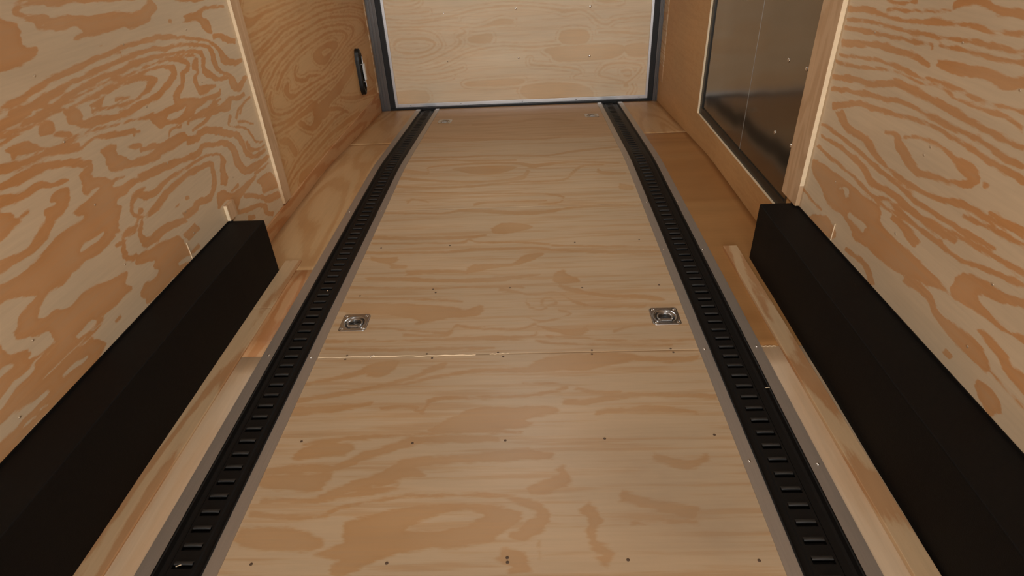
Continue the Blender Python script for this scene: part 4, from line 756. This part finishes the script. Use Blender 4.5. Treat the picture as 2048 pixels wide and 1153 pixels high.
nail_me = disc_mesh('nail', 0.0034, 0.0016, M['nail'], 'x')
for X, sgn, par, pts in ((XL, 1, wall_left, [(1.585, 1.016), (1.996, 1.018), (1.581, .839), (1.586, .645), (1.595, .434), (1.186, .448), (1.046, .313), (1.994, .82),
        (2.391, .802), (2.39, .592), (2.397, .399), (2.398, .997), (1.993, .339), (1.99, .429), (1.19, .66), (1.992, .62)]),
        (XR, -1, wall_right, [(2.005, .956), (1.59, 1.002), (1.575, .739), (1.59, .711), (1.594, .464), (1.199, .537), (1.188, .359), (1.354, .947), (2.0, .46)])):
    for y, z in pts:
        o = bpy.data.objects.new('nail', nail_me); COL.objects.link(o); o.parent = par
        o.location = (X, y, z); o.scale = (sgn, 1, 1)

b = MB(); b.box(XL - .03, XR + .03, 5.24, 5.27, -.2, CEIL_Z + .03); struct(b.obj('wall_rear', M['shell']))
b = MB(); b.box(XL - .03, XR + .03, Y0 - .03, Y0, CEIL_Z - .12, CEIL_Z + .03); struct(b.obj('wall_front', M['ply_plain']))
b = MB(); b.box(XL - .03, XR + .03, Y0 - .03, 5.24, CEIL_Z, CEIL_Z + .03); struct(b.obj('ceiling', M['ceiling']))
b = MB(); b.box(XR + .034, XR + .06, DY0 - .2, DY1 + .2, 0, CEIL_Z); struct(b.obj('wall_outer', M['shell']))

# battens over the sheet joints
def batten(nm, x0, x1, y0, y1, z0, z1):
    b = MB(); b.box(x0, x1, y0 + .0006, y1, z0, z1, .0008); t = struct(b.obj(nm, M['ply_batten']))
    b = MB(); b.box(x0 + (.0004 if x0 == XL else .0), x1 - (.0 if x0 == XL else .0004), y0 - .0006, y0 + .0004, (.349 if x1 == XR else z0 + .0005), z1 - .0005); b.obj('cut_or_lit_edge', M['splinter_and_lit'], t)  # thin paler strip on the near edge, its lit look put into the colour
    return t
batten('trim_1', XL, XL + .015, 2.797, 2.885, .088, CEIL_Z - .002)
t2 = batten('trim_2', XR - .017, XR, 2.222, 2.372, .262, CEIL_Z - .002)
for X, s, par in ((XL, 1, wall_left), (XR, -1, wall_right)):     # open joint of the narrow sheet above each fender box
    b = MB(); p, q = sorted((X + s * .0002, X + s * .0028)); b.box(p, q, 1.924, 1.9262, .264, .330); b.obj('joint_edge', M['splinter_and_lit'], par)
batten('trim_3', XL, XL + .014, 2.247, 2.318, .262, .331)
b = MB(); b.box(XL, XL + .006, 5.118, 5.15, .03, CEIL_Z - .002, .001); struct(b.obj('trim_4', M['ply_strip']))
b = MB(); b.box(XR - .006, XR, 5.0, 5.15, .07, CEIL_Z - .002, .001); struct(b.obj('trim_5', M['ply_strip']))
# skirting behind the fender boxes, following the dip of the floor
for nm, X, s, top, yy in (('baseboard_left', XL, 1, .078, (2.262, 5.12)),):
    b = MB(); ys = [yy[0] + (yy[1] - yy[0]) * i / 30 for i in range(31)]; vs_ = []
    for y in ys:
        tz = top if y < 3.6 else top - .02 * (y - 3.6)
        vs_ += [(X, y, fz(y)), (X + s * .007, y, fz(y)), (X + s * .007, y, tz - .004), (X + s * .004, y, tz), (X, y, tz)]
    fs = [(5 * k + j, 5 * k + 5 + j, 5 * k + 6 + j, 5 * k + 1 + j) for k in range(30) for j in range(4)]
    fs += [(0, 1, 2, 3, 4), tuple(150 + i for i in (4, 3, 2, 1, 0))]
    b.add(vs_, fs); struct(b.obj(nm, M['ply_skirt']))

# ------------------------------------------------------------------ side door (glossy dark skin in a black frame)
d2 = struct(empty('door_2', (XR + .02, (DY0 + DY1) / 2, DZ0)))
def world_child(o, parent):
    o.parent = parent; o.matrix_parent_inverse = Matrix.Translation(-Vector(parent.location)); return o
b = MB(); fw = .045; x0, x1 = XR + .012, XR + .030
b.box(x0, x1, DY1 - fw, DY1 + .005, DZ0 - .005, DZ1); b.box(x0, x1, DY0, DY0 + fw, DZ0 - .005, DZ1)
b.box(x0, x1, DY0 + fw, DY1 - fw, DZ0 - .005, DZ0 + fw); b.box(x0, x1, DY0 + fw, DY1 - fw, DZ1 - fw, DZ1)
world_child(b.obj('door_frame', M['frame_dark']), d2)
b = MB(); b.box(XR + .019, XR + .033, DY0 + fw + .0005, DY1 - fw - .0005, DZ0 + fw + .0005, DZ1 - fw - .0005)
world_child(b.obj('door_skin', M['door_skin']), d2)
b = MB(); b.box(XR + .0178, XR + .0188, 3.053, 3.0548, DZ0 + fw, DZ1 - fw - .001); world_child(b.obj('joint_strip', M['flange']), d2)
bolt_me = disc_mesh('bolt', 0.009, 0.004, M['screw'], '-x')
for y, z in ((2.654, .737), (2.467, .742), (2.646, .426), (2.458, .43), (2.65, 1.4), (2.46, 1.4)):
    o = bpy.data.objects.new('bolt', bolt_me); COL.objects.link(o); o.location = (XR + .0188, y, z); world_child(o, d2)

# ------------------------------------------------------------------ rear door with aluminium edging, seal and steel posts
DX0, DX1, DB = -1.184, 1.002, -0.104
d1 = struct(empty('door_1', (-.09, 5.2, DB)))
us, vs = lines(DX0 + .022, DX1 - .02, .006), np.unique(np.round(np.concatenate([lines(DB + .028, .80, .006), lines(.80, CEIL_Z - .06, .05)]), 4))
world_child(sheet('door_panel', us, vs, lambda U, V: (U, 0 * U + 5.197, V),
    lambda U, V: grain(U, V, 'D', 31, cover=[(-1.3, -.3), (1.2, -.3), (1.2, .68), (-1.3, .73)]), M['ply_door'], None, None, (0, .02, 0)), d1)
for x0, x1, z0, z1 in ((DX0, DX0 + .022, DB, CEIL_Z - .04), (DX1 - .02, DX1, DB, CEIL_Z - .04), (DX0 + .022, DX1 - .02, DB, DB + .028), (DX0 + .022, DX1 - .02, CEIL_Z - .06, CEIL_Z - .04)):
    b = MB(); b.box(x0 + .0003, x1 - .0003, 5.192, 5.215, z0, z1, .001); world_child(b.obj('edge_trim', M['silver']), d1)
sm = disc_mesh('screw', 0.010, 0.004, M['screw'], '-y')
for x, z in ((-.685, .635), (-.102, .646), (.493, .637), (-.691, .263), (-.093, .268), (.497, .26), (-.69, 1.0), (-.1, 1.0), (.49, 1.0)):
    o = bpy.data.objects.new('screw', sm); COL.objects.link(o); o.location = (x, 5.197, z); s_ = .55 if x < -.5 else (.8 if x < 0 else 1); o.scale = (s_, 1, s_); world_child(o, d1)
sm2 = disc_mesh('screw', 0.004, 0.003, M['rubber'], '-y')
for x in (-1.05, -.61, -.075, .39, .93):
    o = bpy.data.objects.new('screw', sm2); COL.objects.link(o); o.location = (x, 5.192, DB + .012); world_child(o, d1)
for nm, xs in (('trim_6', (XL, XL + .018, XL + .045, XL + .078)), ('trim_7', (XR, XR - .012, XR - .026, XR - .036))):
    b = MB(); s = 1 if xs[1] > xs[0] else -1
    xa, xb = sorted((xs[0], xs[3]))
    b.box(xa, xb, 5.165, 5.235, -.17, CEIL_Z)
    for k, (u0, u1) in enumerate(((0, .3), (.38, .62), (.7, 1))):
        p, q = sorted((xs[0] + (xs[3] - xs[0]) * u0, xs[0] + (xs[3] - xs[0]) * u1))
        b.box(p, q, 5.155 + .004 * k, 5.166, -.15, CEIL_Z - .001, .0015)
    t = struct(b.obj(nm, M['jamb']))
    b = MB(); p, q = sorted((xs[3] + s * .0005, (DX0 if s > 0 else DX1) - s * .0005)); b.box(p, q, 5.180, 5.235, -.15, CEIL_Z - .001)
    b.obj('rubber_seal', M['rubber'], t)
b = MB(); b.box(XL + .08, XR - .038, 5.170, 5.235, -.17, DB - .001); t8 = struct(b.obj('trim_8', M['rubber']))

# ------------------------------------------------------------------ fender boxes
def fender(name, xw, xa, xb, ya, yb, label):
    """long box against the wall xw; its inner foot runs from xa (near end) to xb (far end)"""
    s = 1 if xa > xw else -1
    xw += s * .0008; r = empty(name, (xw, (ya + yb) / 2, 0))
    b = MB(); z1 = .256; e = .004
    sec = lambda x, y: [(xw, y, 0), (x, y, 0), (x, y, z1 - e), (x - s * e * .3, y, z1 - e * .3), (x - s * e, y, z1), (xw + s * .004, y, z1), (xw + s * .003, y, z1 + .006), (xw, y, z1 + .006)]
    n = 12; vs_ = []
    for k in range(n + 1):
        t = k / n; vs_ += sec(xa + (xb - xa) * t + .0012 * math.sin(k * 2.1), ya + (yb - ya) * t)
    fs = [(8 * k + j, 8 * k + 8 + j, 8 * k + 8 + (j + 1) % 8, 8 * k + (j + 1) % 8) for k in range(n) for j in range(8)]
    fs += [tuple(range(8)), tuple(8 * n + i for i in range(8))[::-1]]
    b.add(vs_, fs); o = b.obj('body', M['black_box']); world_child(o, r)
    b = MB()                                            # small upstanding corner tab and foot tab of the liner
    b.add([(xw + s * .0045, yb - .012, z1), (xw + s * .0045, yb + .001, z1), (xw + s * .001, yb + .004, z1 + .02), (xw + s * .016, yb + .001, z1), (xw + s * .016, yb - .008, z1)],
          [(0, 1, 2), (1, 3, 2), (3, 4, 2), (4, 0, 2), (0, 4, 3, 1)])
    world_child(b.obj('corner_tab', M['black_box']), r)
    tag(r, label, 'fender box'); return r
fender('fender_box', XL, -1.150, -1.153, .30, 2.258, 'long black fender box against the left wall, beside the short wood block')
fender('fender_box', XR, .905, .936, .30, 2.264, 'long black fender box against the right wall, below the dark side door')

# low boards laid along the feet of the boxes
def board(xa, xb, ya, yb, h, label, far, cut=None):
    r = empty('floor_board', ((xa + xb) / 2, (ya + yb) / 2, 0))
    segs = [(ya, yb)] if cut is None else [(ya, cut - .0015), (cut + .0015, yb)]
    for a, c in segs:
        b = MB(); b.box(xa, xb, a, c, 0.0, h, .002); world_child(b.obj('plank', M['ply_board']), r)
    tag(r, label, 'board')
board(-1.1525, -1.076, .30, 2.343, .007, 'narrow plywood board lying along the foot of the left fender box', 1, 1.954)
b_right = board(.846, .906, .30, 2.352, .014, 'narrow plywood board lying along the foot of the right fender box', 1)

# ------------------------------------------------------------------ cargo tracks
PITCH_T = 0.0506
def track(name, x0, x1, la, lb, sx0, sx1, label, screws, slot_phase):
    """x0..x1 dark channel; la / lb outer limits of the aluminium flanges; sx0..sx1 slot width"""
    r = empty(name, ((x0 + x1) / 2, 1.8, 0)); ya, yb = -.9, 5.16
    P = lambda x, y, z: (x, y, fz(y) + z)
    ysteps = [ya] + [2.9 + i * .06 for i in range(0, 22)] + [yb]
    for a, c in ((la, x0), (x1, lb)):                    # flanges
        b = MB(); vs_ = []
        for y in ysteps: vs_ += [P(a, y, .0002), P(a, y, .0022), P(c, y, .0022), P(c, y, -.004)]
        b.add(vs_, [(4 * k + j, 4 * k + 4 + j, 4 * k + 5 + j, 4 * k + 1 + j) for k in range(len(ysteps) - 1) for j in range(3)])
        world_child(b.obj('flange', M['flange']), r)
    # channel: rounded lips, sunk bed, raised ribs beside the slots
    b = MB()
    cw = (x1 - x0); rib = .004
    prof = [(x0, -.004), (x0, .0040), (x0 + .0035, .0048), (x0 + .007, .0036), (x0 + .0115, -.0075), (x0 + .020, -.0085), (sx0 - .010, -.0085), (sx0 - .006, -.0050), (sx0, -.0050)]
    prof2 = [(sx1, -.0050), (sx1 + .006, -.0050), (sx1 + .010, -.0085), (x1 - .020, -.0085), (x1 - .0115, -.0075), (x1 - .007, .0036), (x1 - .0035, .0048), (x1, .0040), (x1, -.004)]
    for pf in (prof, prof2):
        vs_ = []
        for y in ysteps: vs_ += [P(x, y, z) for x, z in pf]
        n = len(pf); b.add(vs_, [(n * k + j, n * k + n + j, n * k + n + 1 + j, n * k + 1 + j) for k in range(len(ysteps) - 1) for j in range(n - 1)])
    lit_lips = []
    k0 = math.ceil((ya + .02 - slot_phase) / PITCH_T); y = ya; k = k0; hl = .0085
    xm = (sx0 + sx1) / 2
    while True:
        c = slot_phase + k * PITCH_T
        if c + hl > yb - .03: break
        a0, a1 = c - hl, c + hl
        b.add([P(sx0, y, -.005), P(sx1, y, -.005), P(sx1, a0, -.005), P(sx0, a0, -.005)], [(0, 1, 2, 3)])   # land before the slot
        # slot walls and bottom
        t = [P(sx0, a0, -.005), P(sx1, a0, -.005), P(sx1, a1, -.005), P(sx0, a1, -.005)]
        bt = [P(sx0, a0, -.016), P(sx1, a0, -.016), P(sx1, a1, -.016), P(sx0, a1, -.016)]
        b.add(t + bt, [(0, 1, 5, 4), (1, 2, 6, 5), (2, 3, 7, 6), (3, 0, 4, 7), (4, 5, 6, 7)])
        # rolled far lip; the light it catches is painted by a paler material
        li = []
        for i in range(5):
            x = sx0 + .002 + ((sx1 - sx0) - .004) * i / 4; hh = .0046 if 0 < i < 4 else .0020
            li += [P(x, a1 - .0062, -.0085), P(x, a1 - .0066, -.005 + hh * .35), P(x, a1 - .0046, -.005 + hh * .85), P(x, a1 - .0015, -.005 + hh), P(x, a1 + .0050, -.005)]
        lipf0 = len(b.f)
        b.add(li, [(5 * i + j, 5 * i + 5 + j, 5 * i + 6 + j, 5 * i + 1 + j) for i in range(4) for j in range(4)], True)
        lit_lips += [lipf0 + i * 4 + j for i in range(4) for j in range(1, 4)]
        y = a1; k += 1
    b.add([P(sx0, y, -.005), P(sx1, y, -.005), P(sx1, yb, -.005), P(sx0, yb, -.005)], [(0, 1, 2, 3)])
    ch = world_child(b.obj('slotted_channel', [M['track'], M['track_lit_lip']]), r)
    for i in lit_lips: ch.data.polygons[i].material_index = 1
    me = disc_mesh('screw', .0046, .0026, M['screw'])
    for x, yy in screws:
        o = bpy.data.objects.new('screw', me); COL.objects.link(o); o.location = (x, yy, fz(yy) + .0022); world_child(o, r)
    for a, c in ((la + .006, x0 - .003), (x1 + .003, lb - .006)):   # bare metal ends by the door
        b = MB(); vs_ = [P(x, y, z) for z in (.0022, .0045) for y in (5.118, 5.155) for x in (a, c)]
        b.add(vs_, [(0, 2, 3, 1), (4, 5, 7, 6), (0, 1, 5, 4), (2, 6, 7, 3), (0, 4, 6, 2), (1, 3, 7, 5)])
        world_child(b.obj('end_tab', M['silver']), r)
    tag(r, label, 'cargo track')
track('cargo_track', T1[0], T1[1], -1.000, -.793, -.921, -.869, 'left of the two slotted black cargo tracks with metal flanges, let into the floor',
      [(-.8165, 1.6386), (-.9778, 1.6553), (-.983, 2.856), (-.8143, 2.856), (-.8165, .45), (-.9778, .45), (-.813, 4.04), (-.98, 4.10)], 1.6515)
track('cargo_track', T2[0], T2[1], .566, .784, .640, .694, 'right of the two slotted black cargo tracks with metal flanges, let into the floor',
      [(.5854, 1.637), (.7684, 1.6474), (.5847, 1.1396), (.7674, 1.1258), (.5908, 2.857), (.7549, 2.8605), (.5828, 2.354), (.7547, 2.341), (.587, 3.5), (.76, 3.5), (.765, 4.11)], 1.1465)

# ------------------------------------------------------------------ recessed tie-down rings
def tie_down(x, y, label):
    r = empty('tie_down_ring', (x, y, fz(y))); n = 44; h = RH; vs_ = []; b = MB()
    def height(u, v):
        rr = math.hypot(u, v + .002); z = .0032
        if rr < .041:
            t = min(1, max(0, (.041 - rr) / .015)); t = t * t * (3 - 2 * t); z -= t * .0155
        elif rr < .046: z += .0010 * math.sin((.046 - rr) / .005 * math.pi)
        if rr < .017: z += .0045 * (0.5 + 0.5 * math.cos(rr / .017 * math.pi))
        for cu in (-1, 1):
            for cv in (-1, 1):
                q = math.hypot(u - cu * .0405, v - cv * .0405)
                if q < .0075: z -= .0022 * (1 - (q / .0075) ** 2)
        return z
    def sq(u, v):                                        # square with rounded corners
        R_ = .012; a = h - R_; cx = max(-a, min(a, u)); cy = max(-a, min(a, v)); du, dv = u - cx, v - cy; d = math.hypot(du, dv)
        m = max(abs(du), abs(dv))
        if d > 1e-9: du, dv = du / d * m, dv / d * m
        return cx + du, cy + dv
    for j in range(n + 1):
        for i in range(n + 1):
            u, v = sq(-h + 2 * h * i / n, -h + 2 * h * j / n); vs_.append((u, v, height(u, v)))
    fs = [(j * (n + 1) + i, j * (n + 1) + i + 1, (j + 1) * (n + 1) + i + 1, (j + 1) * (n + 1) + i) for j in range(n) for i in range(n)]
    rim = [i for i in range(n + 1)] + [(k + 1) * (n + 1) + n for k in range(n)] + [n * (n + 1) + n - 1 - k for k in range(n)] + [(n - 1 - k) * (n + 1) for k in range(n - 1)]
    base = len(vs_)
    for i in rim:
        p = vs_[i]; L = math.hypot(p[0], p[1]); vs_.append((p[0] + p[0] / L * .0016, p[1] + p[1] / L * .0016, .0002))
    m_ = len(rim); fs += [(rim[i], rim[(i + 1) % m_], base + (i + 1) % m_, base + i) for i in range(m_)]
    b.add(vs_, fs, True); b.obj('pan', M['zinc'], r)
    b = MB(); pts = []                                   # the ring itself: round bow with a straight hinge bar
    for k in range(21):
        a = math.radians(-35 + 250 * k / 20); pts.append((.0275 * math.cos(a), -.001 + .0275 * math.sin(a), -.0035))
    pts = [(.0225, -.026, -.001)] + pts[1:-1] + [(-.0225, -.026, -.001)]
    b.tube(pts, .0046, 10); b.tube([(-.024, -.0265, .0005), (.024, -.0265, .0005)], .0042, 10); b.obj('ring', M['zinc'], r)
    b = MB(); cs = []                                    # strap that holds the hinge bar
    for k in range(9):
        a = math.pi * k / 8; cs.append((-.0265 - .0070 * math.cos(a), .0030 + .0052 * math.sin(a)))
    vs_ = [(sx, v, z) for sx in (-.019, .019) for v, z in cs]
    b.add(vs_, [(k, k + 1, 10 + k, 9 + k) for k in range(8)] + [tuple(range(9)), tuple(range(9, 18))[::-1]], False); b.obj('strap', M['zinc'], r)
    me = tie_down.me
    for cu in (-1, 1):
        for cv in (-1, 1):
            o = bpy.data.objects.new('screw', me); COL.objects.link(o); o.parent = r; o.location = (cu * .0405, cv * .0405, .0014)
    if y > YB: r.rotation_euler = (-math.atan(SLOPE), 0, 0)
    tag(r, label, 'tie-down ring')
tie_down.me = disc_mesh('screw', .0048, .0022, M['screw'])
for (x, y), lb in zip(RINGS, ('near shiny steel tie-down ring in a square pan beside the left cargo track',
                              'near shiny steel tie-down ring in a square pan beside the right cargo track',
                              'small far steel tie-down ring by the rear door, beside the left cargo track',
                              'small far steel tie-down ring by the rear door, beside the right cargo track')):
    tie_down(x, y, lb)

# ------------------------------------------------------------------ oval black fitting on the left wall
def oval(name, yc, zc, hy, hz, label):
    """a stadium-shaped housing standing 34 mm proud, with a bright plate set in its rear half"""
    r = empty(name, (XL, yc, zc)); n = 48; D = .034
    def ring(f, xo):
        out = []
        for k in range(n):
            a = 2 * math.pi * (k + .5) / n; c, s = math.cos(a), math.sin(a)
            out.append((xo, hy * f * c, (hz - .085) * (1 if s > 0 else -1) + .085 * (f if f < 1 else 1 + (f - 1) * .4) * s))
        return out
    b = MB(); prof = [(1.06, 0), (1.06, .003), (1.0, .006), (1.0, D - .008), (.93, D - .002), (.82, D), (.70, D - .001), (.62, D - .008)]
    vs_ = []
    for f, xo in prof: vs_ += ring(f, xo)
    b.add(vs_, [(n * k + i, n * k + (i + 1) % n, n * k + n + (i + 1) % n, n * k + n + i) for k in range(len(prof) - 1) for i in range(n)] + [tuple(range(n * (len(prof) - 1), n * len(prof)))], True)
    b.obj('housing', M['black_plastic'], r)
    b = MB(); b.tube([(D - .006, 0, -hz * .72), (D - .003, 0, -hz * .66), (D - .003, 0, hz * .66), (D - .006, 0, hz * .72)], .010, 12); b.obj('bar', M['black_plastic'], r)
    b = MB(); b.box(D - .004, D + .012, .006, .040, -hz * .38, hz * .34, .002); b.obj('white_plate', M['white_plastic'], r)
    for za, zb in ((hz * .37, hz * .66), (-hz * .66, -hz * .40)):
        b = MB(); b.box(D + .001, D + .0095, .004, .009, za, zb, .0008); b.obj('edge_strip', M['silver'], r)
    for z in (-hz * .39, hz * .355):
        b = MB(); b.box(D - .004, D + .0098, -.030, .0035, z - .002, z + .002); b.obj('clip', M['silver'], r)
    tag(r, label, 'wall fitting')
oval('wall_pull', 4.650, .326, .047, .168, 'black oval fitting with a white bar on the left wall near the rear door')

# ------------------------------------------------------------------ litter
b = MB(); b.tube([(-.6, 1.628, .002), (-.592, 1.637, .006), (-.588, 1.641, .003), (-.585, 1.638, .002)], .0012, 6)
tag(b.obj('metal_shaving', M['screw']), 'tiny bright curl of metal lying on the nearest floor joint', 'shaving')
for (x, y, z, ln, rot), lb in zip(((.733, 1.432, .0055, .014, .1), (-.905, .842, -.004, .013, .4), (-.885, 2.09, -.003, .008, 1.0)),
        ('thin pale wood chip on the right cargo track', 'thin pale wood chip on the near end of the left cargo track', 'tiny bright chip on the left cargo track beside the fender box end')):
    b = MB(); b.box(-ln / 2, ln / 2, -.0009, .0009, 0, .0012, .0003); o = b.obj('wood_chip', M['splinter_and_lit']); o.location = (x, y, z); o.rotation_euler = (0, 0, rot)
    tag(o, lb, 'wood chip')

# ------------------------------------------------------------------ ceiling lamps
for i, (x, y, wt) in enumerate(LAMPS):
    r = empty('ceiling_lamp', (x, y, CEIL_Z))
    b = MB(); b.rev([(.150, 0), (.150, -.012), (.138, -.020)], 40); b.obj('base', M['white_plastic'], r)
    b = MB(); b.rev([(.136, -.0205), (.130, -.032), (.10, -.044), (.05, -.050), (.01, -.052)], 40); b.obj('lens', M['lens'], r)
    ld = bpy.data.lights.new('lamp_light', 'AREA'); ld.shape = 'DISK'; ld.size = .26; ld.energy = wt; ld.color = LAMP_COL
    lo = bpy.data.objects.new('lamp_light', ld); COL.objects.link(lo); lo.parent = r; lo.location = (0, 0, -.056)
    tag(r, 'round white dome lamp on the ceiling, ' + ('the one nearer the front' if i == 0 else 'the one nearer the rear door'), 'ceiling lamp')
